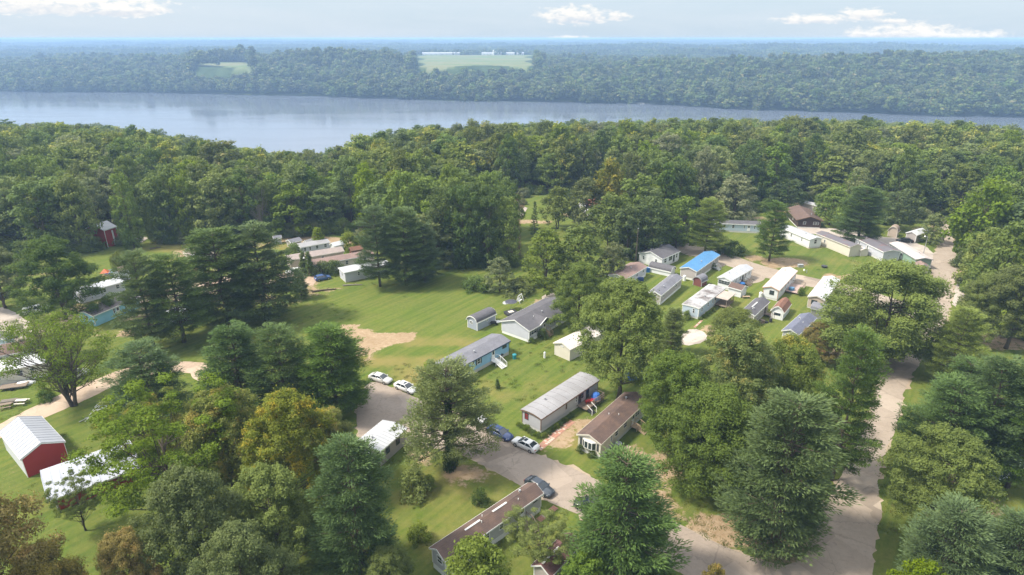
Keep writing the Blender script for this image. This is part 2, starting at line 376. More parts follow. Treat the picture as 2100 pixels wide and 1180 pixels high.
def ground_mat():
    m, t = newmat('ground'); g = t.n('ShaderNodeNewGeometry').outputs['Position']
    at = lambda n: t.n('ShaderNodeAttribute', attribute_name=n).outputs['Fac']
    n_big = t.noise(g, .022, 4, .6, .5); n_mid = t.noise(g, .16, 6, .68, .3); n_f = t.noise(g, 1.3, 6, .72); n_ff = t.noise(g, 7.0, 3, .7)
    gr = t.mix(t.rng(n_big, .35, .65), (.088, .132, .020), (.122, .158, .025))
    gr = t.mix(t.rng(n_mid, .38, .72, 0, .8), gr, (.15, .152, .042))
    gr = t.mix(t.rng(n_f, .40, .7, 0, .6), gr, (.055, .092, .018))
    gr = t.mix(t.rng(n_ff, .5, .8, 0, .35), gr, (.16, .175, .055))
    # mowing / wheel streaks running with the lots
    st = t.n('ShaderNodeVectorRotate', {0: g, 'Angle': R(-52)}, rotation_type='Z_AXIS').outputs[0]
    st = t.n('ShaderNodeVectorMath', {0: st, 1: (.03, .55, .03)}, operation='MULTIPLY').outputs[0]
    stn = t.noise(st, 1.6, 4, .6)
    gr = t.mix(t.rng(stn, .46, .70, 0, .42), gr, (.185, .175, .045))
    gr = t.mix(t.rng(stn, .35, .5, .35, 0), gr, (.055, .095, .018))
    tuft = t.n('ShaderNodeTexVoronoi', {'Vector': g, 'Scale': 1.1, 'Randomness': 1.0}).outputs['Distance']
    gr = t.mix(t.rng(t.math('ADD', tuft, t.math('MULTIPLY', n_f, .4)), .28, .42, .28, 0), gr, (.05, .085, .018))
    dry = t.math('ADD', at('dry'), t.math('MULTIPLY', t.math('SUBTRACT', n_mid, .5), 1.2))
    gr = t.mix(t.rng(dry, .2, .95, 0, .75), gr, (.235, .185, .065))
    soil = t.mix(t.rng(n_f, .35, .68), (.30, .20, .12), (.43, .33, .23))
    soil = t.mix(t.rng(n_mid, .4, .6, 0, .5), soil, (.25, .17, .10))
    soil = t.mix(t.rng(n_ff, .55, .8, 0, .4), soil, (.5, .42, .32))
    dm = t.math('ADD', at('dirt'), t.math('ADD', t.math('MULTIPLY', t.math('SUBTRACT', n_mid, .5), 1.5), t.math('MULTIPLY', t.math('SUBTRACT', n_f, .5), 1.3)))
    col = t.mix(t.rng(dm, .46, .66, 0, .92), gr, soil)
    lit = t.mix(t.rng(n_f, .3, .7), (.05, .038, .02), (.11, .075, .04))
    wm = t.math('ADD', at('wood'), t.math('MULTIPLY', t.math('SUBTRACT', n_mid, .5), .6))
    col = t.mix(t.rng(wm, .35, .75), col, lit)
    fld = t.mix(t.rng(t.noise(g, .008, 3), .4, .6), (.12, .16, .055), (.17, .175, .08))
    col = t.mix(at('field'), col, fld)
    canopy = t.mix(t.rng(t.noise(g, .02, 6, .7), .35, .65), (.02, .04, .012), (.06, .09, .025))
    col = t.mix(at('far'), col, canopy)
    hgt = t.math('ADD', t.math('MULTIPLY', n_ff, .6), t.math('ADD', n_f, t.math('MULTIPLY', n_mid, 1.5)))
    finish(t, col, .95, .08, hgt, .75, .18)
    return m
GROUND_M = ground_mat()
def build_ground():
    a = 150.0; dt = .0145
    tx = np.arange(-4.86, 4.87, dt); xs = a * np.sinh(tx)
    ty = np.arange(-1.25, 5.05, dt); ys = 125 + a * np.sinh(ty)
    X, Y = np.meshgrid(xs, ys); X = X.ravel(); Y = Y.ravel()
    Z = elev(X, Y)
    s = Y - shore_y(X)
    fld = field_mask(X, Y); far = ((s > 20) & (fld < .5)).astype(float)
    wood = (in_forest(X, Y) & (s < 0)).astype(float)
    nx, ny = len(xs), len(ys)
    i = np.arange(nx * ny).reshape(ny, nx)
    Q = np.stack([i[:-1, :-1].ravel(), i[:-1, 1:].ravel(), i[1:, 1:].ravel(), i[1:, :-1].ravel()], 1)
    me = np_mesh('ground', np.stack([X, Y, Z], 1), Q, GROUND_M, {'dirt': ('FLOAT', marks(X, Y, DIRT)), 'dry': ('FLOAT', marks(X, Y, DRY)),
         'wood': ('FLOAT', wood), 'field': ('FLOAT', fld), 'far': ('FLOAT', far)}, smooth=True)
    tag(link('ground', me), kind='structure')
build_ground()
# river
def water_mat():
    m, t = newmat('water'); g = t.n('ShaderNodeNewGeometry').outputs['Position']
    st = t.n('ShaderNodeVectorMath', {0: g, 1: (.35, 1, 1)}, operation='MULTIPLY').outputs[0]
    n1 = t.noise(st, .35, 5, .7); n2 = t.noise(g, .012, 4, .6, .5)
    finish(t, (.13, .15, .185, 1), t.rng(t.noise(t.n('ShaderNodeVectorMath', {0: g, 1: (.25, 1, 1)}, operation='MULTIPLY').outputs[0], .02, 5, .65, 1.0), .42, .6, .04, .15), .5, n1, .2, .2, **{'IOR': 1.33})
    return m
mb = MB(); mb.add([(-9000, 250, -50), (9000, 250, -50), (9000, 3500, -50), (-9000, 3500, -50)], [(0, 1, 2, 3)])
tag(link('river_water', mb.mesh('river_water', water_mat(), fix=False)), kind='structure')
# roads
def asphalt(name, c, c2):
    m, t = newmat(name); g = t.n('ShaderNodeNewGeometry').outputs['Position']
    n1 = t.noise(g, .12, 5, .65, .4); n2 = t.noise(g, 1.4, 5, .7); n3 = t.noise(g, 22, 2, .6)
    col = t.mix(t.rng(n1, .33, .67), C4(c), C4(c2))
    col = t.mix(t.rng(n2, .45, .75, 0, .4), col, tuple(x * .62 for x in c))
    col = t.mix(t.rng(n3, .4, .75, 0, .25), col, tuple(min(1, x * 1.45) for x in c2))
    vo = t.n('ShaderNodeTexVoronoi', {'Vector': t.n('ShaderNodeVectorMath', {0: g, 1: t.n('ShaderNodeCombineXYZ', {0: t.math('MULTIPLY', n2, 1.4), 1: t.math('MULTIPLY', n2, 1.4)}).outputs[0]}, operation='ADD').outputs[0], 'Scale': .14}, feature='DISTANCE_TO_EDGE').outputs['Distance']
    col = t.mix(t.rng(vo, .0, .012, .32, 0), col, tuple(x * .35 for x in c))
    vp = t.n('ShaderNodeTexVoronoi', {'Vector': t.n('ShaderNodeVectorRotate', {0: g, 'Angle': R(-33)}, rotation_type='Z_AXIS').outputs[0], 'Scale': .16, 'Randomness': .9}, distance='CHEBYCHEV')
    pid = t.n('ShaderNodeSeparateColor', {0: vp.outputs['Color']}).outputs[0]
    col = t.mix(t.math('MULTIPLY', t.rng(pid, .80, .82), t.rng(vp.outputs['Distance'], .42, .46, .45, 0)), col, tuple(x * .6 for x in c))
    col = t.mix(t.math('MULTIPLY', t.rng(pid, .16, .14), .35), col, tuple(min(1, x * 1.3) for x in c2))
    oil = t.noise(g, .55, 3, .5, .8); col = t.mix(t.rng(oil, .66, .78, 0, .45), col, tuple(x * .4 for x in c))
    cr = t.n('ShaderNodeTexVoronoi', {'Vector': t.n('ShaderNodeVectorMath', {0: g, 1: t.n('ShaderNodeCombineXYZ', {0: t.math('MULTIPLY', n1, 6.0), 1: t.math('MULTIPLY', n2, 1.0)}).outputs[0]}, operation='ADD').outputs[0], 'Scale': .45}, feature='DISTANCE_TO_EDGE').outputs['Distance']
    col = t.mix(t.math('MULTIPLY', t.rng(cr, .0, .02, .28, 0), t.rng(n1, .45, .6)), col, tuple(x * .4 for x in c))
    finish(t, col, .9, .15, t.math('ADD', n3, n2), .3, .03)
    return m
ASPH = asphalt('asphalt', (.245, .198, .158), (.31, .258, .212)); ASPH2 = asphalt('old_asphalt', (.275, .222, .172), (.35, .292, .235))
GRAV = asphalt('gravel', (.34, .29, .25), (.42, .37, .32)); DIRTM = asphalt('dirt_track', (.33, .24, .17), (.42, .33, .25))
street = [(752, 786), (778, 784), (806, 796), (850, 815), (905, 838), (985, 872), (1048, 902), (1106, 934), (1190, 966), (1300, 1034), (1390, 1074), (1460, 1112), (1560, 1150), (1622, 1166),
          (1660, 1118), (1690, 1036), (1722, 985), (1758, 915), (1782, 860), (1795, 810), (1800, 775), (1818, 742), (1856, 700), (1895, 672), (1906, 640), (1908, 590), (1914, 560), (1902, 536), (1928, 505), (1932, 470), (1925, 445),
          (1938, 445), (1947, 470), (1958, 500), (1963, 545), (1957, 585), (1945, 640), (1935, 680), (1905, 712), (1890, 745), (1868, 770), (1852, 810), (1846, 850), (1828, 900), (1806, 950), (1798, 1000), (1808, 1050), (1800, 1090), (1790, 1140), (1790, 1230), (1650, 1260), (1480, 1250),
          (1380, 1160), (1290, 1118), (1180, 1052), (1130, 1032), (1060, 992), (1000, 958), (930, 925), (835, 912), (760, 925), (735, 905), (731, 850), (738, 810)]
sheet('village_road', street, .02, ASPH2, .18, 1.0, 1)
cs = [(752, 786), (778, 784), (806, 796), (850, 815), (905, 838), (985, 872), (1048, 902), (1106, 934), (1190, 966), (1300, 1034), (1390, 1074), (1460, 1112), (1560, 1150), (1640, 1175), (1600, 1245), (1480, 1250), (1380, 1160), (1290, 1118), (1180, 1052), (1130, 1032), (1060, 992), (1000, 958), (930, 925), (835, 912), (760, 925), (735, 905), (731, 850), (738, 810)]
SHO = asphalt('road_shoulder', (.30, .235, .17), (.36, .29, .21))
sheet('road_shoulder', street, .012, SHO, .9, .9, 21)
sheet('street', cs, .026, ASPH, .12, 1.0, 2)
sheet('lane', [(1366, 497), (1395, 493), (1440, 506), (1500, 522), (1560, 545), (1620, 560), (1690, 575), (1735, 582), (1830, 612), (1912, 640), (1912, 665), (1830, 640), (1730, 602), (1660, 588), (1600, 578), (1540, 562), (1490, 545), (1455, 532), (1392, 520)], .024, ASPH2, .12, 1.0, 3)
sheet('driveway', [(1540, 556), (1575, 566), (1562, 578), (1540, 583), (1530, 576)], .03, ASPH2, .1, 1, 4)
sheet('driveway', [(1466, 528), (1500, 535), (1480, 550), (1462, 545)], .03, ASPH2, .1, 1, 5)
sheet('parking_lot', [(1628, 462), (1690, 468), (1740, 470), (1800, 486), (1850, 488), (1915, 512), (1912, 548), (1888, 530), (1850, 515), (1805, 508), (1760, 500), (1700, 484), (1650, 478)], .028, GRAV, .2, 1, 6)
sheet('dirt_track', [(-30, 885), (60, 838), (150, 797), (230, 765), (300, 742), (375, 741), (442, 746), (432, 778), (405, 786), (385, 760), (300, 770), (240, 790), (150, 832), (80, 862), (-30, 915)], .022, DIRTM, .2, 1, 7)
sheet('gravel_yard', [(-60, 628), (0, 628), (48, 648), (72, 676), (60, 700), (0, 704), (-80, 715)], .022, GRAV, .25, 1, 8)
sheet('dirt_track', [(60, 672), (120, 652), (200, 632), (270, 612), (350, 590), (420, 575), (520, 560), (640, 555), (652, 572), (640, 590), (590, 578), (480, 590), (360, 620), (240, 640), (140, 668), (70, 690)], .021, DIRTM, .25, 1, 9)
sheet('gravel_yard', [(372, 512), (410, 506), (440, 512), (435, 535), (400, 548), (380, 530)], .023, GRAV, .25, 1, 10)
sheet('gravel_yard', [(1105, 612), (1128, 600), (1150, 604), (1132, 618)], .022, GRAV, .2, 1, 12)
sheet('gravel_yard', [(1392, 690), (1420, 672), (1452, 684), (1448, 702), (1400, 712)], .022, GRAV, .15, 1, 13)
sheet('side_road', [(1950, 640), (1985, 600), (1975, 560), (1962, 575)], .019, GRAV, .2, 1, 14)
sheet('concrete_slab', [(1062, 440), (1076, 425), (1082, 427), (1070, 448)], .06, GRAV, 0, 4, 15, sm=0)
sheet('concrete_slab', [(272, 493), (290, 485), (304, 489), (292, 498)], .08, GRAV, 0, 4, 16, sm=0)
# ------------------------------------------------------------------ trees
BARK = paint('bark', (.10, .078, .058), .9, .4, 3, (.05, .04, .03), .4, spec=.1)
BARKP = paint('pale_bark', (.24, .21, .18), .9, .4, 3, (.08, .07, .06), .4, spec=.1)
def norm(a): return a / np.maximum(np.linalg.norm(a, axis=1, keepdims=True), 1e-9)
def blades(name, C, T, N, L, W, tint):
    """one diamond per centre: long axis T, facing N"""
    T = norm(T); B = norm(np.cross(N, T)); L = L[:, None]; W = W[:, None]
    V = np.stack([C + T * L, C + B * W - T * L * .1, C - T * L, C - B * W - T * L * .1], 1).reshape(-1, 3)
    Q = np.arange(len(V)).reshape(-1, 4)
    return np_mesh(name, V, Q, None, {'tint': ('FLOAT', np.repeat(np.clip(tint, 0, 1), 4))})
def leaf_puffs(rg, P, PR, per, size, flat=.75, up=.35):
    """leaf blades over the surfaces of puffs (centres P, radii PR)"""
    n = (per * (PR / PR.mean()) ** 2).astype(int); idx = np.repeat(np.arange(len(P)), n); K = len(idx)
    d = norm(rg.normal(size=(K, 3)) + np.array([0, 0, up]))
    rr = PR[idx] * (.62 + .5 * rg.rand(K) ** .6)
    # sub-lumps so puffs are not balls
    lump = 1 + .28 * np.sin(d[:, 0] * 5 + idx * 1.7) * np.sin(d[:, 1] * 5 + idx * 2.3) + .15 * np.sin(d[:, 2] * 9 + idx)
    C = P[idx] + d * (rr * lump)[:, None] * np.array([1, 1, flat])
    N = norm(d * .8 + np.array([0, 0, .55]) + rg.normal(size=(K, 3)) * .55)
    T = np.cross(N, rg.normal(size=(K, 3)))
    S = size * (.6 + .8 * rg.rand(K))
    ptint = rg.rand(len(P))
    tint = .30 + .30 * ptint[idx] + .35 * (rg.rand(K) - .5) + .28 * d[:, 2]  # random per puff and leaf, rising towards each puff's top
    return C, T, N, S, S * (.55 + .25 * rg.rand(K)), tint
def decid(name, seed, Hh=20., Rr=6.5, hb=.22, npuff=110, per=260, size=.2, prof='round', pr=(.13, .24), lean=.0, open_=0.0, trunkr=.32, nlimb=9, flat=.75, bare=False, multi=1):
    rg = np.random.RandomState(seed); rn = random.Random(seed)
    t = rg.rand(npuff * 3) ** .85; th = rg.rand(len(t)) * 2 * math.pi
    lob = 1 + .20 * np.sin(th * 2 + seed) + .14 * np.sin(th * 3 + seed * 2.1 + t * 5) + .10 * np.sin(th * 5 + t * 9)
    if prof == 'round': rad = np.sin(np.pi * (.10 + .86 * t) ** .82) ** .62
    elif prof == 'tall': rad = np.clip(np.sin(np.pi * (.16 + .8 * t) ** .9), 0, 1) ** .45 * .9
    elif prof == 'umbrella': rad = np.clip(1.1 * np.sin(np.pi * (.02 + .78 * t ** .7) ** 1.0), 0, 1) ** .7
    elif prof == 'vase': rad = np.clip(.35 + .75 * t, 0, 1) * np.clip(1.05 - t ** 5, .05, 1)
    elif prof == 'cone': rad = (1 - t) ** .7 * .95 + .08
    elif prof == 'dome': rad = np.clip(1 - t ** 2.6, 0.02, 1) ** .55
    f = np.where(rg.rand(len(t)) < .72, .78 + .2 * rg.rand(len(t)), .25 + .5 * rg.rand(len(t)))
    r = Rr * rad * lob * f
    z = Hh * (hb + (1 - hb) * .95 * t)
    P = np.stack([r * np.cos(th) + lean * t * Rr, r * np.sin(th), z + (f < .7) * .0], 1)
    # thin out so puffs spread evenly
    keep = []; mind = Rr * (.26 if npuff < 150 else .17)
    for i in range(len(P)):
        if all(np.sum((P[i] - P[j]) ** 2) > mind * mind * (.5 + rn.random()) for j in keep[-60:]): keep.append(i)
        if len(keep) >= npuff: break
    P = P[keep]; f = f[keep]
    if open_ > 0: 
        q = rg.rand(len(P)) > open_; P = P[q]
    PR = Rr * (pr[0] + (pr[1] - pr[0]) * rg.rand(len(P)))
    C, T, N, L, W, tint = leaf_puffs(rg, P, PR, per, size, flat)
    # stray leaves fill between puffs and roughen the outline
    k = int(len(C) * .12); ii = rg.randint(0, len(C), k)
    C2 = C[ii] + rg.normal(size=(k, 3)) * Rr * .07
    C = np.vstack([C, C2]); T = np.vstack([T, T[ii]]); N = np.vstack([N, N[ii]]); L = np.concatenate([L, L[ii]]); W = np.concatenate([W, W[ii]]); tint = np.concatenate([tint, tint[ii]])
    crown = blades(name + '_crown', C, T, N, L, W, tint)
    mb = MB()
    stems = []
    for s in range(multi):
        a = s * 2 * math.pi / max(multi, 1) + seed
        sp_ = 0 if multi == 1 else Rr * .33
        top = Vector((math.cos(a) * sp_ + lean * Rr * .5, math.sin(a) * sp_, Hh * (.72 if prof != 'umbrella' else .6)))
        base = Vector((math.cos(a) * trunkr * .6 * (multi > 1), math.sin(a) * trunkr * .6 * (multi > 1), -.3))
        pts = [base.lerp(top, q) + Vector((rn.uniform(-.25, .25), rn.uniform(-.25, .25), 0)) * (q > 0) for q in (0, .12, .35, .6, .8, 1)]
        tr = trunkr * (1 if multi == 1 else .72)
        mb.tube(pts, [tr * 1.35, tr, tr * .85, tr * .6, tr * .38, tr * .12], 7); stems.append(pts)
    order = np.argsort(-PR * (1 + rg.rand(len(PR))))[:nlimb * 4]
    for q, j in enumerate(order):
        p = Vector(P[j]); pts = stems[q % multi]
        h0 = max(Hh * hb * .55, p.z - (1.0 if not bare else .7) * math.hypot(p.x, p.y) * .8)
        # point on the stem at height h0
        a = pts[1]
        for u0, u1 in zip(pts, pts[1:]):
            if u0.z <= h0 <= u1.z: a = u0.lerp(u1, (h0 - u0.z) / (u1.z - u0.z)); break
        m_ = a.lerp(p, .5) + Vector((0, 0, -.06 * (p - a).length)) + Vector((rn.uniform(-.4, .4), rn.uniform(-.4, .4), rn.uniform(-.2, .3)))
        r0 = trunkr * (.34 if q < nlimb else .2)
        mb.tube([a, m_, p], [r0, r0 * .6, r0 * .2], 5, False)
        if bare:
            for _ in range(5):
                e = p + Vector((rn.gauss(0, 1), rn.gauss(0, 1), rn.gauss(.3, .7))) * Rr * .16
                mb.tube([m_.lerp(p, rn.random()), e], [r0 * .3, r0 * .08], 4, False)
    trunk = mb.mesh(name + '_trunk', BARK, True, fix=False)
    return crown, trunk, Hh, Rr
def pine(name, seed, Hh=20., Rr=5.5, hb=.14, whorl=.046, nb=5, ntuft=9, per=34, L=.30, W=.075, tr=.5, flat_top=False, trunkr=.3, droop=.12, sp_=1.0, clumpy=1.0, profpow=.75, bare=False):
    rg = np.random.RandomState(seed); rn = random.Random(seed)
    Cs, Ts, Ns, Ls, Ws, Tn = [], [], [], [], [], []
    mb = MB()
    bend = [(rn.uniform(-.3, .3), rn.uniform(-.3, .3)) for _ in range(6)]
    tp = [Vector((0, 0, -.3))] + [Vector((bend[i][0], bend[i][1], Hh * q)) for i, q in enumerate((.15, .35, .55, .75, .97))]
    mb.tube(tp, [trunkr * 1.3, trunkr, trunkr * .8, trunkr * .55, trunkr * .33, .05], 7)
    z = hb
    while z < .985:
        t = (z - hb) / (1 - hb)
        if flat_top: pr = min(1.0, .8 + 1.2 * t) * (1 - t) ** .62 + .08
        else: pr = min(1.0, .62 + 2.2 * t) * (1 - t) ** profpow + .07
        n = max(3, int(nb * (.6 + .5 * pr) + rn.random()))
        a0 = rn.random() * 6.28
        for k in range(n):
            az_ = a0 + k * 6.283 / n + rn.uniform(-.35, .35)
            ln = Rr * pr * rn.uniform(.62, 1.16)
            if rn.random() < .08: ln *= .5
            dirh = np.array([math.cos(az_), math.sin(az_), 0]); lat = np.array([-dirh[1], dirh[0], 0])
            z0 = Hh * (z + rn.uniform(-.012, .012))
            rise = (.45 * t - droop * (1 - t)) 
            def pos(s): return dirh * ln * s + np.array([0, 0, z0 + ln * (rise * s + .10 * s * s)])
            r0 = .05 + .10 * trunkr * ln / Rr * 2
            mb.tube([Vector(pos(0)), Vector(pos(.5)), Vector(pos(.95))], [r0, r0 * .6, .02], 4, False)
            m = max(3, int(ntuft * (ln / Rr) * 1.15))
            ss = (.36 + .66 * (np.arange(m) + rg.rand(m)) / m) ** .85
            for s in ss:
                wd = ln * .30 * math.sin(min(1.0, s) * 2.6) * sp_
                off = rg.uniform(-1, 1) * wd
                c = pos(s) + lat * off + np.array([0, 0, -.25 * abs(off) * .4 + .12])
                cr = (.30 + .16 * rg.rand()) * (Rr / 5.5) ** .5 * clumpy * (1.05 if s > .6 else .85)
                kk = int(per * rg.uniform(.7, 1.3))
                d = norm(rg.normal(size=(kk, 3)) + np.array([0, 0, .35]))
                outd = dirh + lat * off / max(ln, .5) * 1.2
                C = c + d * (cr * (.4 + .7 * rg.rand(kk)))[:, None] * np.array([1.75, 1.75, .62]) 
                T = norm(d * .55 + outd * .8 + np.array([0, 0, .28]) + rg.normal(size=(kk, 3)) * .25)
                N = norm(np.array([0, 0, 1.]) + rg.normal(size=(kk, 3)) * .6 + d * .3)
                Cs.append(C); Ts.append(T); Ns.append(N)
                Ls.append(L * (.6 + .8 * rg.rand(kk))); Ws.append(W * (.7 + .6 * rg.rand(kk)))
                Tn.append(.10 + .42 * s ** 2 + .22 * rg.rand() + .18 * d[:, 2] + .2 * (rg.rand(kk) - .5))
        z += whorl * rn.uniform(.7, 1.3) * (1.15 - .35 * t)
    crown = blades(name + '_crown', np.vstack(Cs), np.vstack(Ts), np.vstack(Ns), np.concatenate(Ls), np.concatenate(Ws), np.concatenate(Tn))
    trunk = mb.mesh(name + '_trunk', BARK, True, fix=False)
    return crown, trunk, Hh, Rr
P = {}
# near, dense versions
P['pineA'] = pine('pine', 1, hb=.08, nb=6, ntuft=14, per=46, L=.22, W=.055, profpow=.55, clumpy=1.25, whorl=.056, sp_=1.3)
P['pineB'] = pine('pine', 2, hb=.10, nb=6, ntuft=14, per=50, L=.22, W=.055, profpow=.45, clumpy=1.35, whorl=.064, sp_=1.4)
P['pineC'] = pine('pine', 3, Rr=6, hb=.16, nb=6, ntuft=14, per=46, L=.22, W=.055, profpow=.4, droop=.05, whorl=.064, clumpy=1.35, sp_=1.4)
P['spread'] = pine('spreading_pine', 4, Hh=17, Rr=8, hb=.24, nb=6, ntuft=22, per=34, L=.2, W=.07, flat_top=True, droop=.06, whorl=.06, trunkr=.5, sp_=1.15)
P['oakA'] = decid('oak', 11, npuff=200, per=350, size=.115, pr=(.08, .18), open_=.1)
P['oakB'] = decid('oak', 12, npuff=200, per=340, size=.115, prof='dome', hb=.15, pr=(.08, .18), open_=.1)
P['mapleA'] = decid('maple', 13, npuff=230, per=380, size=.115, prof='round', hb=.1, pr=(.11, .20))
P['locust'] = decid('locust', 14, npuff=180, per=250, size=.11, prof='umbrella', hb=.25, pr=(.07, .17), flat=.4, open_=.32, nlimb=14)
P['willow'] = decid('willow', 15, npuff=210, per=310, size=.12, prof='dome', hb=.05, pr=(.07, .16), flat=1.1, open_=.08)
P['sparse'] = decid('sparse_tree', 16, Hh=15, Rr=8, npuff=150, per=120, size=.13, prof='umbrella', hb=.25, pr=(.10, .2), flat=.5, open_=.15, bare=True, multi=4, nlimb=20, trunkr=.45)
P['bigleaf'] = decid('broadleaf', 17, npuff=110, per=170, size=.24, prof='dome', hb=.1, pr=(.14, .22))
# middle-distance versions
P['mA'] = decid('tree', 21, npuff=90, per=62, size=.31, hb=.15, pr=(.11, .24))
P['mB'] = decid('tree', 22, npuff=90, per=62, size=.31, hb=.10, prof='dome', pr=(.11, .23))
P['mC'] = decid('tree', 23, npuff=95, per=60, size=.31, hb=.04, prof='tall', pr=(.11, .24))
P['mD'] = decid('tree', 24, npuff=50, per=80, size=.34, hb=.3, prof='umbrella', pr=(.16, .26), open_=.12)
P['mE'] = decid('tree', 25, npuff=64, per=70, size=.36, hb=.04, prof='tall', pr=(.11, .22), lean=.25, open_=.1)
P['mF'] = decid('tree', 26, npuff=56, per=75, size=.37, hb=.12, prof='round', pr=(.18, .30), multi=2)
P['mG'] = decid('tree', 27, Hh=23, Rr=6.5, npuff=80, per=62, size=.31, hb=.1, prof='vase', pr=(.10, .22), open_=.15)
P['mH'] = decid('tree', 28, Hh=16, Rr=5, npuff=70, per=60, size=.3, hb=.0, prof='cone', pr=(.14, .26))
P['pmA'] = pine('pine_tree', 31, hb=.1, nb=5, ntuft=7, per=12, L=.42, W=.13, whorl=.055)
P['pmB'] = pine('pine_tree', 32, hb=.16, nb=5, ntuft=7, per=12, L=.42, W=.13, whorl=.06, profpow=.5)
P['column'] = decid('arborvitae', 33, Hh=5, Rr=.8, hb=.0, npuff=50, per=60, size=.09, prof='cone', pr=(.3, .5))
P['shrub'] = decid('shrub', 34, Hh=2.0, Rr=1.5, hb=-.05, npuff=40, per=70, size=.09, prof='dome', pr=(.22, .4), trunkr=.05)
P['dead'] = decid('dead_tree', 35, Hh=19, Rr=5, hb=.4, npuff=60, per=3, size=.2, prof='umbrella', bare=True, nlimb=14, trunkr=.3)
P['dead'][1].materials.clear(); P['dead'][1].materials.append(BARKP)
# crown colours (leaf reflectance)
LM = {
 'green': leafmat('leaf_green', (0.080, 0.123, 0.022), (0.229, 0.289, 0.048)),
 'deep': leafmat('leaf_deep_green', (0.052, 0.090, 0.023), (0.142, 0.198, 0.044)),
 'bright': leafmat('leaf_bright_green', (.085, .135, .030), (.195, .260, .058), hv=.025),
 'lime': leafmat('leaf_lime', (0.094, 0.138, 0.013), (0.231, 0.286, 0.033)),
 'olive': leafmat('leaf_olive', (0.080, 0.108, 0.029), (0.188, 0.215, 0.058)),
 'grey': leafmat('leaf_grey_green', (0.106, 0.139, 0.058), (0.270, 0.286, 0.127)),
 'yellowing': leafmat('leaf_turning_yellow', (.090, .130, .022), (.205, .245, .042), (.33, .28, .045), .30, big=.35),
 'golden': leafmat('leaf_golden_green', (.11, .145, .025), (.27, .29, .048), (.42, .33, .055), .36, big=.4, vv=.15, hv=.02),
 'orange': leafmat('leaf_orange_brown', (.20, .165, .03), (.39, .30, .055), (.43, .27, .05), .35, hv=.01, vv=.1),
 'brown': leafmat('leaf_bronze', (.13, .12, .035), (.27, .21, .07), (.30, .17, .07), .35, hv=.01, vv=.1),
 'gold': leafmat('leaf_gold', (.12, .12, .012), (.27, .25, .03), (.36, .27, .03), .4),
 'pine': leafmat('needles', (.042, .078, .020), (.140, .205, .048), trans=.18, vv=.12, hv=.008),
 'bluepine': leafmat('blue_green_needles', (.040, .074, .024), (.125, .192, .056), trans=.18, vv=.12, hv=.008),
 'yellowpine': leafmat('yellow_green_needles', (.105, .145, .035), (.28, .335, .090), trans=.3, vv=.1, hv=.01),
 'mid': leafmat('forest_leaves', (0.080, 0.119, 0.025), (0.251, 0.297, 0.058), (0.388, 0.363, 0.068), .28, hv=.03, vv=.7),
}
def plant(kind, mat, x, y, h, r, rz, label, cat='tree', name='tree', group=None, z=0.0, lean=None):
    cr, tr, Hh, Rr = P[kind]
    if kind not in ('column', 'shrub'): r *= .90 if kind in ('pineA', 'pineB', 'pineC', 'spread', 'pmA', 'pmB', 'sparse') else .86
    e = empty(name, (x, y, z), rz, label, cat, group)
    e.scale = (r / Rr, r / Rr, h / Hh)
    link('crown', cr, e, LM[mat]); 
    o = bpy.data.objects.new('trunk', tr); COL.objects.link(o); o.parent = e
    return e
NAMES = {'pineA': 'pine_tree', 'pineB': 'pine_tree', 'pineC': 'pine_tree', 'pmA': 'pine_tree', 'pmB': 'pine_tree', 'spread': 'spreading_pine_tree', 'shrub': 'shrub', 'column': 'arborvitae', 'dead': 'bare_tree'}
NT_ = [0]
def T(kind, mat, u, vb, vt, rpx, label, name=None, group=None):
    g = G(u, vb); h = max(.6, H - g.y * row_tan(vt))
    r = rpx / F * zc(g.y, h * .5); NT_[0] += 1
    nm = name or NAMES.get(kind, 'broadleaf_tree')
    cat = {'shrub': 'shrub', 'arborvitae': 'arborvitae', 'pine_tree': 'pine tree', 'spreading_pine_tree': 'pine tree', 'bare_tree': 'dead tree'}.get(nm, 'tree')
    return plant(kind, mat, g.x, g.y, h, r, NT_[0] * 2.4, label, cat, nm, group)
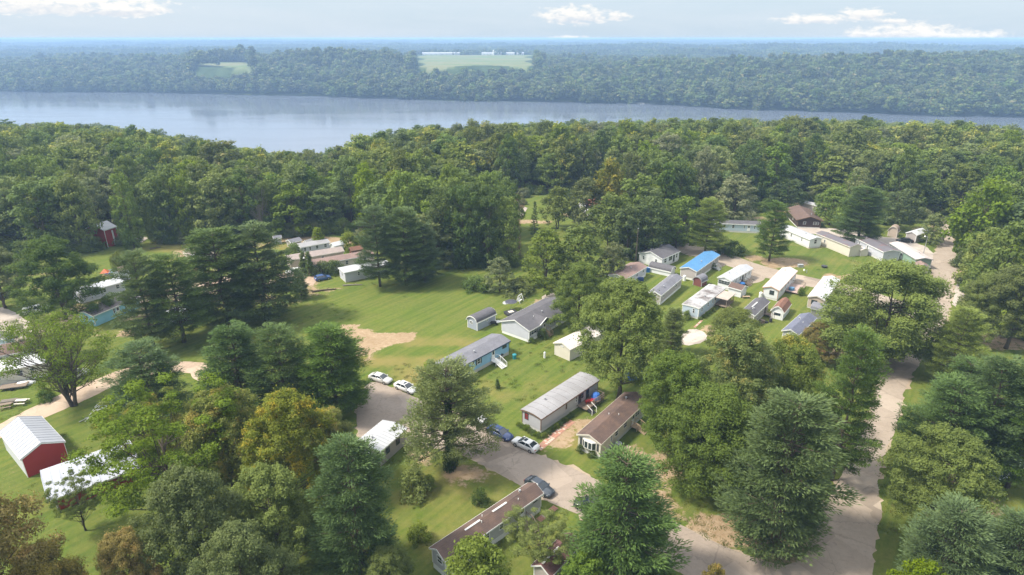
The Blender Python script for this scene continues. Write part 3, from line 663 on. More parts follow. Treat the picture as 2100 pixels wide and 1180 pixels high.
hero = [
 ('pineA', 'bluepine', 1266, 1205, 940, 140, 'big dark green pine in the bottom centre between the street and the brown shed roof'),
 ('pineB', 'pine', 1580, 1128, 816, 140, 'broad tiered green pine beside the street junction at lower right'),
 ('pineC', 'pine', 1706, 985, 690, 76, 'tall pine leaning over the left edge of the right-hand road'),
 ('oakA', 'bright', 1372, 945, 722, 92, 'light green tree just right of the cream home with brown shingles'),
 ('oakB', 'yellowing', 1490, 930, 668, 112, 'large yellow-green tree top in the middle of the lower right clump'),
 ('mapleA', 'bright', 1440, 1010, 790, 108, 'light green tree in front of the yellow-green crown, left of the tiered pine'),
 ('mapleA', 'yellowing', 1600, 900, 690, 80, 'yellow-green tree behind the tiered pine, left of the leaning pine'),
 ('oakA', 'green', 1268, 818, 572, 108, 'tall dark broadleaf towering over the grey flat-roofed home'),
 ('oakB', 'bright', 1185, 682, 538, 66, 'round bright green tree beside the grey double-wide home'),
 ('pineB', 'yellowpine', 1375, 728, 632, 34, 'small pine tucked right of the tall dark broadleaf'),
 ('mapleA', 'lime', 1500, 742, 632, 62, 'yellow-green rounded tree in front of the home with the grey ridge roof'),
 ('oakB', 'brown', 1672, 742, 662, 46, 'small bronze-leaved tree below the slate blue roof'),
 ('mapleA', 'green', 1798, 742, 532, 122, 'huge round maple between the lane and the right-hand road'),
 ('pineC', 'yellowpine', 1942, 790, 638, 62, 'yellow-green pine at the bend of the right-hand road'),
 ('pineA', 'bluepine', 1985, 985, 735, 100, 'blue-green pine right of the road, behind the round broadleaf'),
 ('pineC', 'bluepine', 1912, 985, 790, 100, 'pine whose branches hang over the right edge of the road'),
 ('pineC', 'pine', 2065, 1000, 752, 90, 'dark pine at the right edge of the photo above the parked trailers'),
 ('pineA', 'pine', 2140, 930, 720, 80, 'pine cut by the right edge of the photo'),
 ('pineA', 'bluepine', 1945, 905, 742, 84, 'pine behind the first one at the right edge of the road, above the round broadleaf'),
 ('locust', 'green', 176, 1088, 966, 42, 'thin young tree reaching over the near end of the white-roofed barn'),
 ('oakA', 'green', 1898, 1105, 885, 112, 'round broadleaf at the lower right between road and pines'),
 ('pineB', 'bluepine', 1900, 1270, 1040, 110, 'grey-green pine at the bottom right corner, left of its twin'),
 ('pineB', 'bluepine', 2035, 1275, 1062, 105, 'grey-green pine at the bottom right corner, right of its twin'),
 ('bigleaf', 'lime', 1850, 1330, 1150, 66, 'low bright green treetop at the bottom edge right of the road'),
 ('spread', 'yellowpine', 925, 962, 748, 118, 'flat-topped spreading pine with an ivy-covered trunk beside the parked sedans'),
 ('pineA', 'bluepine', 502, 850, 668, 92, 'blue-green pine, leftmost of three left of the cul-de-sac'),
 ('pineC', 'pine', 590, 852, 676, 78, 'middle pine of three left of the cul-de-sac'),
 ('pineB', 'pine', 692, 850, 672, 92, 'dark pine nearest the cul-de-sac and the bare soil patch'),
 ('pineC', 'bluepine', 322, 870, 712, 90, 'spreading pine right of the dirt track, above the locust'),
 ('oakB', 'golden', 610, 1035, 806, 112, 'tree with gold patches left of the cul-de-sac'),
 ('oakA', 'golden', 480, 1010, 800, 100, 'green and gold tree between the locust and the gold-patched tree'),
 ('mapleA', 'golden', 690, 985, 836, 58, 'small yellowing tree at the edge of the cul-de-sac'),
 ('willow', 'bright', 430, 1240, 960, 118, 'feathery bright green tree at the bottom left centre'),
 ('willow', 'green', 580, 1170, 958, 112, 'green tree between the feathery tree and the dark pine by the ribbed roof'),
 ('oakB', 'bright', 520, 1310, 1080, 110, 'rounded treetop on the bottom edge left of the dark pine'),
 ('pineB', 'bluepine', 742, 1185, 905, 108, 'big dark pine just below the white ribbed roof'),
 ('locust', 'green', 372, 1068, 800, 140, 'open-branched locust hanging over the white-roofed red barn'),
 ('locust', 'yellowing', 320, 985, 812, 76, 'small locust behind the white-roofed red barn'),
 ('oakB', 'orange', 48, 1360, 978, 142, 'orange-brown tree in the bottom left corner'),
 ('mapleA', 'orange', 140, 1330, 1118, 88, 'low orange-brown treetop on the bottom edge beside the corner tree'),
 ('oakA', 'orange', 300, 1290, 1090, 72, 'bronze treetop on the bottom edge between lawn and feathery tree'),
 ('bigleaf', 'lime', 985, 1330, 1108, 94, 'glossy light green tree covering the end of the long brown roof'),
 ('locust', 'green', 1105, 1165, 1052, 66, 'thin green tree in front of the long brown-roofed home'),
 ('bigleaf', 'bright', 1192, 1265, 1136, 58, 'small bright green tree at the bottom edge by the brown shed roof'),
 ('bigleaf', 'orange', 1455, 1260, 1155, 28, 'small orange treetop at the bottom edge by the street'),
 ('oakB', 'olive', 800, 1240, 1130, 66, 'low olive bush at the bottom edge right of the dark pine'),
 ('mB', 'green', 880, 1000, 975, 16, 'low leafy bush on the lawn below the spreading pine'),
 # left middle
 ('oakB', 'deep', 135, 656, 486, 84, 'spreading broadleaf tree over the white pickup'),
 ('oakA', 'grey', 12, 632, 505, 62, 'grey-green tree on the left edge above the gravel yard'),
 ('pineC', 'pine', 318, 716, 524, 66, 'tall shaggy pine right of the pale blue home'),
 ('pineC', 'pine', 378, 702, 528, 78, 'tall pine with a bare lower trunk at the left end of the field'),
 ('pineB', 'pine', 468, 662, 470, 96, 'broad dark pine, left of the pair at the left end of the field'),
 ('pineA', 'pine', 548, 655, 462, 92, 'broad dark pine, right of the pair at the left end of the field'),
 ('pineA', 'pine', 618, 612, 556, 24, 'short pine beside the little gravel drive'),
 ('pineC', 'bluepine', 780, 588, 430, 50, 'pine with a long bare trunk in front of the white flat-roofed home'),
 ('pineB', 'pine', 835, 585, 428, 60, 'middle pine of the island in the field'),
 ('pineA', 'bluepine', 872, 580, 458, 48, 'rightmost pine of the island in the field'),
 ('sparse', 'green', 152, 832, 650, 94, 'wide thin-leaved tree with many visible limbs beside the dirt track'),
 ('locust', 'grey', 100, 738, 650, 48, 'grey-green tree behind the thin-leaved tree'),
 ('shrub', 'deep', 95, 820, 800, 16, 'low dark shrub on the grass left of the dirt track'),
 # centre
 ('mC', 'deep', 912, 542, 378, 42, 'dark tall tree at the left end of the wood jutting into the field'),
 ('mC', 'deep', 952, 547, 374, 46, 'dark tall vine-hung tree, second from the left in the jutting wood'),
 ('mE', 'deep', 1000, 549, 380, 46, 'dark tall tree in the middle of the wood jutting into the field'),
 ('mC', 'green', 1040, 546, 398, 38, 'rounded tall tree at the right end of the jutting wood'),
 ('mA', 'deep', 976, 520, 366, 46, 'dark tree behind the middle of the jutting wood'),
 ('mC', 'deep', 1026, 512, 376, 40, 'dark tree at the back right of the jutting wood'),
 ('mF', 'green', 930, 518, 368, 44, 'green tree at the back left of the jutting wood'),
 ('mA', 'deep', 1045, 480, 372, 26, 'dark tree at the left edge of the far clearing'),
 ('mF', 'olive', 1143, 470, 385, 34, 'small round tree at the edge of the far clearing'),
 ('mA', 'olive', 1200, 476, 358, 46, 'olive tree in front of the red-roofed house'),
 ('mF', 'gold', 1245, 470, 330, 44, 'golden tree standing out behind the village'),
 ('pmA', 'deep', 1096, 488, 415, 14, 'slim dark conifer in the far clearing'),
 ('mB', 'green', 1118, 592, 470, 56, 'broad green tree, left of the clump behind the bright round tree'),
 ('mB', 'bright', 1185, 585, 462, 60, 'yellow-green tree, middle of the clump behind the bright round tree'),
 ('mB', 'grey', 1255, 575, 498, 34, 'dark rounded tree left of the white double-wide'),
 ('mB', 'grey', 1025, 598, 528, 34, 'loose grey-green bush at the right end of the field'),
 ('shrub', 'bright', 975, 594, 568, 26, 'low bright bush at the right end of the field'),
 ('shrub', 'green', 1062, 600, 575, 30, 'low spreading thicket beside the white lawn swing'),
 ('mA', 'deep', 1322, 524, 402, 50, 'tall dark tree behind the white double-wide'),
 ('mE', 'deep', 1286, 532, 420, 42, 'dark tree left of the wooden pole'),
 ('mA', 'green', 1385, 512, 398, 48, 'dark green tree at the end of the lane'),
 ('mF', 'green', 1250, 520, 400, 52, 'large green tree right of the red-roofed house'),
 ('mB', 'green', 1330, 470, 378, 50, 'green tree right behind the village, beyond the lane'),
 ('pineC', 'yellowpine', 1446, 522, 412, 48, 'yellow-green pine at the lane opposite the blue roof'),
 ('shrub', 'deep', 1497, 522, 494, 23, 'rounded dark bush on the grass beside the lane'),
 ('mB', 'grey', 1502, 458, 358, 52, 'pale grey-green tree behind the light blue home'),
 ('pineC', 'pine', 1577, 536, 418, 40, 'upright pine beside the lane'),
 ('pineB', 'pine', 1756, 500, 384, 58, 'tall pine behind the cream home with the dark roof'),
 ('mA', 'deep', 1835, 472, 385, 40, 'dark tree behind the beige arched shed'),
 ('mB', 'grey', 1906, 500, 438, 28, 'grey-green tree on the grass corner by the lamp'),
 ('mA', 'green', 1700, 462, 378, 40, 'green tree right of the brown log house'),
 ('mC', 'deep', 1610, 428, 365, 36, 'dark tree behind the dark brown house'),
 ('mF', 'bright', 1880, 440, 352, 44, 'light green tree at the far end of the right-hand road'),
 # right edge
 ('mB', 'green', 2035, 640, 455, 66, 'broad green tree right of the road bend'),
 ('mB', 'bright', 2010, 560, 440, 46, 'light green tree beside the upper part of the right-hand road'),
 ('oakA', 'green', 2062, 715, 545, 84, 'tall dark green tree above the brush pile'),
 ('oakB', 'green', 1988, 700, 560, 44, 'tree overhanging the inner edge of the road bend'),
 ('oakB', 'green', 2130, 700, 470, 70, 'tree cut by the right edge of the photo above the brush pile'),
 ('mB', 'bright', 1995, 612, 520, 28, 'small light green tree on the verge of the road bend'),
 # forest-edge individuals
 ('dead', 'green', 540, 488, 385, 22, 'bare pale dead tree in front of the forest on the left'),
 ('mC', 'green', 276, 508, 350, 34, 'tall green tree in front of the red barn with the white roof'),
 ('mA', 'green', 172, 515, 352, 46, 'tall green tree left of the red barn with the white roof'),
 ('mC', 'deep', 345, 500, 370, 26, 'tall dark tree at the corner of the grass strip'),
 ('mC', 'green', 392, 496, 355, 30, 'tall green tree on the far edge of the grass strip'),
 ('mE', 'bright', 445, 492, 370, 28, 'light green tree on the far edge of the grass strip'),
 ('mC', 'olive', 322, 500, 402, 20, 'slim ivy-clad tree at the corner of the grass strip'),
 ('shrub', 'lime', 245, 560, 520, 14, 'bright lime bush behind the play equipment'),
 ('shrub', 'bright', 275, 556, 532, 20, 'low green bush right of the lime bush'),
 ('column', 'lime', 655, 508, 465, 13, 'slim lime-green young tree behind the pale grey roof'),
 ('shrub', 'bright', 605, 528, 500, 14, 'small round yellow-green bush left of the pale grey roof'),
 ('column', 'deep', 625, 562, 514, 9, 'left one of two dark columnar evergreens'),
 ('column', 'deep', 637, 566, 514, 8.5, 'right one of two dark columnar evergreens'),
 ('shrub', 'deep', 662, 562, 537, 17, 'clipped round evergreen bush, left of the pair by the tan home'),
 ('shrub', 'deep', 686, 562, 535, 17, 'clipped round evergreen bush, right of the pair by the tan home'),
 ('shrub', 'lime', 717, 512, 478, 18, 'small lime tree right of the young slim tree'),
 ('column', 'green', 883, 792, 736, 15, 'small ornamental tree at the corner of the blue home'),
 ('column', 'deep', 1020, 797, 776, 5, 'tiny upright evergreen on the lawn below the blue home'),
 ('shrub', 'deep', 985, 1035, 1003, 14, 'small evergreen shrub on the lawn above the long brown roof'),
 ('shrub', 'green', 860, 1108, 1078, 22, 'straggly bush left of the long brown roof'),
 ('shrub', 'green', 850, 1010, 968, 32, 'leafy sapling between the ribbed roof and the dark pine'),
 ('shrub', 'deep', 1191, 926, 912, 9, 'clipped ball shrub left of the bay window of the cream home'),
 ('shrub', 'deep', 1217, 936, 922, 10, 'clipped ball shrub right of the bay window of the cream home'),
 ('shrub', 'deep', 1113, 694, 674, 9, 'round bush by the steps of the grey double-wide'),
 ('shrub', 'deep', 1090, 703, 693, 7, 'low bush at the front corner of the grey double-wide'),
 ('shrub', 'green', 1408, 655, 638, 8, 'bush at the gable of the home with the stained roof'),
 ('shrub', 'bright', 1642, 606, 590, 7, 'yellow-green bush by the deck of the cream-roofed home'),
 ('shrub', 'deep', 1462, 552, 540, 5, 'dark bush beside the steps of the blue-roofed home'),
]
for h in hero: T(*h)
print('hero trees', len(hero))
def bushrow(pts, n, mat, rpx, hh, group, label):
    for i in range(n):
        t = i / max(1, n - 1) * (len(pts) - 1); k = min(int(t), len(pts) - 2); q = t - k
        u = pts[k][0] * (1 - q) + pts[k + 1][0] * q; v = pts[k][1] * (1 - q) + pts[k + 1][1] * q
        g = G(u, v); rr = rpx / F * zc(g.y) * random.uniform(.8, 1.25)
        plant('shrub', mat if i % 3 else 'green', g.x, g.y, hh * random.uniform(.7, 1.3), rr, i * 2.1, label, 'shrub', 'shrub', group)
random.seed(4)
bushrow([(1064, 874), (1085, 886), (1105, 899)], 8, 'bright', 5.5, 1.0, 'shrubs along the gable of the flat-roofed grey home', 'leafy border shrub along the gable end of the grey flat-roofed home')
bushrow([(1118, 897), (1150, 872), (1172, 855)], 9, 'deep', 4.5, .8, 'shrubs along the long side of the flat-roofed grey home', 'low dark shrub in the bed along the long side of the grey flat-roofed home')
bushrow([(1436, 656), (1470, 634)], 6, 'green', 3.5, .8, 'shrubs beside the stained-roof home', 'low shrub in the bed along the home with the stained roof')
# ------------------------------------------------------------------ forest
rg = np.random.RandomState(77)
cell = 9.2
gx, gy = np.meshgrid(np.arange(-620, 640, cell), np.arange(120, 760, cell))
X = (gx + rg.uniform(-.42, .42, gx.shape) * cell).ravel(); Y = (gy + rg.uniform(-.42, .42, gy.shape) * cell).ravel()
Z = elev(X, Y); u, v = proj(X, Y, Z)
ok = in_forest(X, Y) & (Y < shore_y(X)) & (Z > -49) & (u > -160) & (u < 2260)
# keep hidden village pockets and the drives clear
for (a, b, c, d) in [(1600, 1685, 405, 440), (1525, 1610, 425, 470), (1905, 1955, 425, 520), (1195, 1240, 395, 445)]:
    u0, v0 = proj(X, Y, 0.0); ok &= ~((u0 > a) & (u0 < b) & (v0 > c) & (v0 < d))
vb = proj(X, Y, 0.0)[1]; ok &= ~((np.abs(u - 1092) < 62) & (vb > 398) & (vb < 565)) & ~((u > 960) & (u < 1150) & (vb > 396) & (vb < 466)) & ~((u > 192) & (u < 264) & (vb > 488) & (vb < 520))
X, Y, Z, u = X[ok], Y[ok], Z[ok], u[ok]
hh = rg.uniform(15.5, 25.5, len(X)) * np.where(rg.rand(len(X)) < .12, .8, 1.0); rr = 5.0 + 4.6 * rg.rand(len(X)) ** 1.4
pk = rg.rand(len(X)); cl_ = sines(X, Y, 55, 31)
pine_m = (cl_ > 1.5) & (pk < .6)
order = np.argsort(Y + np.abs(u - 1050) * .01)
# drop those the hero trees already stand for
kinds = ['mA', 'mB', 'mC', 'mE', 'mF', 'mG', 'mH']
GL = {0: ('forest on the left behind the grass strip', 'in the forest on the left of the field'),
      1: ('forest behind the centre of the field', 'in the dark wood behind the centre of the field'),
      2: ('forest behind the village homes', 'in the forest behind the village on the right'),
      3: ('woods along the right-hand road', 'in the woods right of the right-hand road')}
cols = {'green': 'green', 'deep': 'dark green', 'bright': 'light green', 'olive': 'olive', 'lime': 'yellow-green', 'grey': 'grey-green', 'gold': 'golden'}
# larger fill crowns seen at the very edge of the forest get an understorey too
LMK = [(10, 'at the left edge of the photo'), (110, 'left of the tall red barn'), (230, 'behind the tall red barn'), (330, 'at the corner of the grass strip'), (420, 'behind the dry grass strip'), (510, 'behind the pair of broad pines'), (590, 'behind the tiny grey sheds'), (650, 'behind the columnar evergreens'), (720, 'behind the small lime tree'),
 (790, 'left of the island of pines'), (860, 'behind the island of pines'), (930, 'at the right end of the field'), (1000, 'left of the far clearing'), (1090, 'beyond the far clearing'), (1170, 'behind the red-roofed house'), (1250, 'behind the golden tree'), (1320, 'behind the white double-wide'), (1390, 'behind the end of the lane'), (1450, 'behind the yellow-green pine'),
 (1515, 'behind the light blue home'), (1580, 'behind the upright pine'), (1650, 'behind the dark brown house'), (1710, 'right of the brown log house'), (1760, 'behind the tall village pine'), (1830, 'behind the beige arched shed'), (1885, 'behind the small beige house'), (1935, 'at the far end of the right-hand road'), (1985, 'on the right bank of the road bend'), (2040, 'above the brush pile'), (2095, 'at the right edge of the photo')]
cnt = {}
n_ind = 178; done = 0; ind = []
vis = [i for i in order if -20 < u[i] < 2120][:n_ind]
for i in vis:
    reg = 3 if u[i] > 1940 else 2 if u[i] > 1240 else 1 if u[i] > 730 else 0
    if pine_m[i]: k, c = ('pmA', 'pine'); nm = 'pine_tree'
    else:
        k = kinds[rg.randint(7)] if reg in (2, 3) else ['mC', 'mE', 'mG', 'mA', 'mF', 'mG'][rg.randint(6)]
        q = rg.rand(); c = 'green' if q < .34 else 'deep' if q < (.5 if reg != 1 else .66) else 'bright' if q < .74 else 'olive' if q < .86 else 'grey' if q < .94 else 'lime'; nm = 'forest_tree'
    lm = min(range(len(LMK)), key=lambda q: abs(LMK[q][0] - u[i])); cnt[lm] = cnt.get(lm, 0) + 1
    row = 'front row' if cnt[lm] <= 2 else 'second row' if cnt[lm] <= 4 else 'third row' if cnt[lm] <= 6 else 'deep part'
    lab = ('tall dark pine' if nm == 'pine_tree' else f'tall {cols[c]} tree') + f', {row} of woods ' + LMK[lm][1]
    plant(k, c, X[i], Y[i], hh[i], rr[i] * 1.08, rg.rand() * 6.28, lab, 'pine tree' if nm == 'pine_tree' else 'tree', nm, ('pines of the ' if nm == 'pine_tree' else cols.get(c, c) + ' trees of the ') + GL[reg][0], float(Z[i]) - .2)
rest = np.setdiff1d(np.arange(len(X)), np.array(vis))
print('forest rest', len(rest))
def joined(name, parts, mat, extra=None):
    """crown and trunk meshes as one mesh with two materials (used only as an instance)"""
    vs, fs, tn, mi, k = [], [], [], [], 0
    for q, me in enumerate(parts):
        n = len(me.vertices); co = np.empty(n * 3, np.float32); me.vertices.foreach_get('co', co); vs.append(co.reshape(-1, 3))
        fs += [tuple(i + k for i in p.vertices) for p in me.polygons]; mi += [q] * len(me.polygons); k += n
        t = np.full(n, .3, np.float32)
        if 'tint' in me.attributes: me.attributes['tint'].data.foreach_get('value', t)
        tn.append(t)
    me = bpy.data.meshes.new(name); me.from_pydata(np.vstack(vs).tolist(), [], fs)
    a = me.attributes.new('tint', 'FLOAT', 'POINT'); a.data.foreach_set('value', np.concatenate(tn))
    me.materials.append(mat); me.materials.append(BARK); me.polygons.foreach_set('material_index', mi); me.update()
    o = bpy.data.objects.new(name, me); return o
def scatter(name, pts, rot, scl, idx, protos, label=None, cat=None):
    n = len(pts)
    me = bpy.data.meshes.new(name); me.vertices.add(n); me.vertices.foreach_set('co', np.ascontiguousarray(pts, np.float32).ravel())
    a = me.attributes.new('rotz', 'FLOAT_VECTOR', 'POINT'); a.data.foreach_set('vector', np.stack([rot * 0, rot * 0, rot], 1).astype(np.float32).ravel())
    a = me.attributes.new('scl', 'FLOAT_VECTOR', 'POINT'); a.data.foreach_set('vector', scl.astype(np.float32).ravel())
    a = me.attributes.new('idx', 'INT', 'POINT'); a.data.foreach_set('value', idx.astype(np.int32))
    o = link(name, me)
    gt = bpy.data.node_groups.new(name, 'GeometryNodeTree')
    gt.interface.new_socket('Geometry', in_out='INPUT', socket_type='NodeSocketGeometry'); gt.interface.new_socket('Geometry', in_out='OUTPUT', socket_type='NodeSocketGeometry')
    gi = gt.nodes.new('NodeGroupInput'); go = gt.nodes.new('NodeGroupOutput'); jn = gt.nodes.new('GeometryNodeJoinGeometry')
    def named(nm, dt):
        q = gt.nodes.new('GeometryNodeInputNamedAttribute'); q.data_type = dt; q.inputs[0].default_value = nm; return q.outputs[0]
    nr, ns, ni = named('rotz', 'FLOAT_VECTOR'), named('scl', 'FLOAT_VECTOR'), named('idx', 'INT')
    for k, p in enumerate(protos):
        oi = gt.nodes.new('GeometryNodeObjectInfo'); oi.inputs['Object'].default_value = p; oi.inputs['As Instance'].default_value = True
        ip = gt.nodes.new('GeometryNodeInstanceOnPoints'); cmpn = gt.nodes.new('FunctionNodeCompare'); cmpn.data_type = 'INT'; cmpn.operation = 'EQUAL'
        gt.links.new(ni, cmpn.inputs[2]); cmpn.inputs[3].default_value = k
        gt.links.new(gi.outputs[0], ip.inputs['Points']); gt.links.new(cmpn.outputs[0], ip.inputs['Selection'])
        gt.links.new(oi.outputs['Geometry'], ip.inputs['Instance'])
        er = gt.nodes.new('FunctionNodeEulerToRotation'); gt.links.new(nr, er.inputs[0]); gt.links.new(er.outputs[0], ip.inputs['Rotation']); gt.links.new(ns, ip.inputs['Scale'])
        gt.links.new(ip.outputs[0], jn.inputs[0])
    gt.links.new(jn.outputs[0], go.inputs[0])
    md = o.modifiers.new('scatter', 'NODES'); md.node_group = gt
    tag(o, label, cat, kind='stuff'); return o
mids = [joined('m' + k, P[k][:2], LM[c]) for k, c in (('mA', 'mid'), ('mB', 'mid'), ('mC', 'mid'), ('mE', 'mid'), ('mF', 'mid'), ('pmB', 'pine'), ('mB', 'deep'), ('mA', 'bright'), ('mF', 'olive'), ('mG', 'mid'), ('mH', 'green'), ('mG', 'grey'), ('mC', 'lime'))]
Xr, Yr, Zr = X[rest], Y[rest], Z[rest]
idx = rg.randint(0, 5, len(rest)); q = rg.rand(len(rest))
idx = np.where(pine_m[rest], 5, np.where(q < .16, 6, np.where(q < .27, 7, np.where(q < .34, 8, np.where(q < .46, 9, np.where(q < .54, 10, np.where(q < .62, 11, np.where(q < .655, 12, idx))))))))
HR = np.array([P[k][2] for k in ('mA', 'mB', 'mC', 'mE', 'mF', 'pmB', 'mB', 'mA', 'mF', 'mG', 'mH', 'mG', 'mC')])[idx]; RR = np.array([P[k][3] for k in ('mA', 'mB', 'mC', 'mE', 'mF', 'pmB', 'mB', 'mA', 'mF', 'mG', 'mH', 'mG', 'mC')])[idx]
s1 = rr[rest] / RR * 1.05
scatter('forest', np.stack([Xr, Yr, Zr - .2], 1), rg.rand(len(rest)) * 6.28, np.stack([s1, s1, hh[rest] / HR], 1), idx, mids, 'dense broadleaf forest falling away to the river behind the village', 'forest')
# understorey along the forest front
us = []
while len(us) < 700:
    uu = rg.uniform(-40, 2130); vv = np.interp(uu, FU, FVv) - abs(rg.normal()) * 4.5 + 1.0
    g = G(uu, vv); us.append((g.x, g.y, 0))
us = np.array(us); us = us[~((proj(us[:, 0], us[:, 1], 0)[0] > 1900) & (proj(us[:, 0], us[:, 1], 0)[0] < 1958))]; us = us[~((proj(us[:, 0], us[:, 1], 0)[0] > 200) & (proj(us[:, 0], us[:, 1], 0)[0] < 252))]
shr = [joined('su' + c, P['shrub'][:2], LM[c]) for c in ('green', 'bright', 'deep', 'grey')]
s = rg.uniform(.6, 2.0, len(us))
scatter('undergrowth', us, rg.rand(len(us)) * 6, np.stack([s, s, s * rg.uniform(.7, 1.3, len(us))], 1), rg.randint(0, 4, len(us)), shr, 'tangled green undergrowth along the foot of the forest', 'undergrowth')
# grass tufts and weeds on the lawns: small real relief
n = 9000
uu = rg.uniform(0, 2100, n); vv = 480 + 690 * rg.rand(n) ** .8
pg = np.array([tuple(G(a, b)) for a, b in zip(uu, vv)]); nz = sines(pg[:, 0], pg[:, 1], 14, 91) + .8 * sines(pg[:, 0], pg[:, 1], 45, 92)
ROADS = [[tuple(G(a, b))[:2] for a, b in pl] for pl in (street, [(1366, 497), (1395, 493), (1440, 506), (1500, 522), (1560, 545), (1620, 560), (1690, 575), (1735, 582), (1912, 640), (1912, 665), (1730, 602), (1600, 578), (1490, 545), (1392, 520)],
        [(1628, 462), (1740, 470), (1915, 512), (1912, 548), (1805, 508), (1650, 478)], [(-30, 885), (230, 765), (300, 742), (442, 746), (432, 778), (300, 770), (150, 832), (-30, 915)], [(-60, 628), (72, 676), (0, 704), (-80, 715)], [(680, 672), (742, 668), (850, 688), (738, 728)])]
okk = nz > .75
for pl in ROADS: okk &= ~pip(pg[:, 0], pg[:, 1], pl)
pg = pg[okk]
tuft = []
for k, (c1, c2) in enumerate((((.08, .115, .02), (.14, .175, .03)), ((.12, .12, .04), (.22, .2, .07)))):
    rk = np.random.RandomState(k); m = 40
    C = rk.normal(size=(m, 3)) * [.28, .28, .0] + [0, 0, .08]; Tt = rk.normal(size=(m, 3)) * .5 + [0, 0, 1]
    Nn = rk.normal(size=(m, 3)); me = blades('tuft', C, Tt, Nn, np.full(m, .11), np.full(m, .035), rk.rand(m))
    me.materials.append(leafmat('tuft%d' % k, c1, c2)); tuft.append(bpy.data.objects.new('tuft', me))
s = rg.uniform(.5, 1.2, len(pg))
scatter('lawn_weeds', pg, rg.rand(len(pg)) * 6, np.stack([s, s, s * .8], 1), (rg.rand(len(pg)) < .25).astype(int), tuft, 'rough grass tufts and weeds in the lawns', 'weeds')
# ------------------------------------------------------------------ far bank woods
def far_crown(seed, clump=1, spread=0, size=.9, per=70, npf=9):
    rk = np.random.RandomState(seed); Ps, Rs = [], []
    for c in range(clump):
        ox, oy = (rk.uniform(-1, 1, 2) * spread) if clump > 1 else (0, 0); hz = rk.uniform(-2.5, 2)
        rr_ = rk.uniform(4.2, 6.4)
        for i in range(npf):
            a = rk.rand() * 6.28; t = rk.rand(); r_ = rr_ * .62 * math.cos(t * 1.4)
            Ps.append((ox + r_ * math.cos(a), oy + r_ * math.sin(a), 7 + 9.5 * t + hz)); Rs.append(rr_ * rk.uniform(.34, .55))
    Ps = np.array(Ps); Rs = np.array(Rs)
    C, Tt, Nn, L, W, tint = leaf_puffs(rk, Ps, Rs, per, size, .8)
    me = blades('far_crown', C, Tt, Nn, L, W * 1.2, tint); me.materials.append(FARM); return bpy.data.objects.new('far_crown', me)
FARM = leafmat('far_leaves', (.022, .046, .012), (.13, .175, .045), (.24, .21, .08), .22, hv=.035, vv=.8, trans=.2)
fp = [far_crown(s, 1, 0, .8, 60, 12) for s in (1, 2, 3, 4, 5, 6)]
cell = 12.5
gx, gy = np.meshgrid(np.arange(-1700, 1750, cell), np.arange(800, 2150, cell))
X = (gx + rg.uniform(-.45, .45, gx.shape) * cell).ravel(); Y = (gy + rg.uniform(-.45, .45, gy.shape) * cell).ravel()
u = uv_guess(X, Y); s = Y - shore_y(X)
ok = (s > 1.5) & (u > -260) & (u < 2360) & (field_mask(X, Y) < .5) & (s < 900) & ~((u > 850) & (u < 1100) & (Y > 1415) & (Y < 1520)) & ~((u > 850) & (u < 1098) & (Y > 1500) & (Y < 2400)) & ~((u > 398) & (u < 520) & (Y > 1440) & (Y < 1520))
ok &= ~((u > 1303) & (u < 1338) & (s < 14))
X, Y = X[ok], Y[ok]; Z = elev(X, Y); sz = rg.uniform(1.25, 2.3, len(X))
print('far trees', len(X))
scatter('far_bank_woods', np.stack([X, Y, Z - 1.5], 1), rg.rand(len(X)) * 6.28, np.stack([sz, sz, sz ** .6 * rg.uniform(.75, 1.3, len(X))], 1), rg.randint(0, 6, len(X)), fp, 'wooded bluff along the far bank of the river', 'woods')
fc = [far_crown(s, 12, 24, 1.9, 12, 7) for s in (11, 12, 13)]
pts = []; d = 1750.0
while d < 9800:
    step = 24 + d / 170.0; xw = d * 1.05
    xx = np.arange(-xw, xw, step); pts.append(np.stack([xx + rg.uniform(-.45, .45, len(xx)) * step, np.full(len(xx), d) + rg.uniform(-.4, .4, len(xx)) * step], 1)); d += step * .9
pts = np.vstack(pts); X, Y = pts[:, 0], pts[:, 1]; s = Y - shore_y(X); ok = (s > 880) & (field_mask(X, Y) < .5); uq = uv_guess(X, Y); ok &= ~((uq > 835) & (uq < 1112) & (Y > 1480) & (Y < 2420))
# open farmland on the plateau, seen as thin pale strips
ok &= ~((sines(X, Y, 900, 41) > 1.25) & (Y > 3000))
X, Y = X[ok], Y[ok]; Z = elev(X, Y); sz = (24 + Y / 170.) / 34.
print('far clumps', len(X))
scatter('far_plateau_woods', np.stack([X, Y, Z - 3], 1), rg.rand(len(X)) * 6.28, np.stack([sz, sz, rg.uniform(.7, 1.3, len(X))], 1), rg.randint(0, 3, len(X)), fc, 'woods covering the far plateau up to the horizon', 'woods')
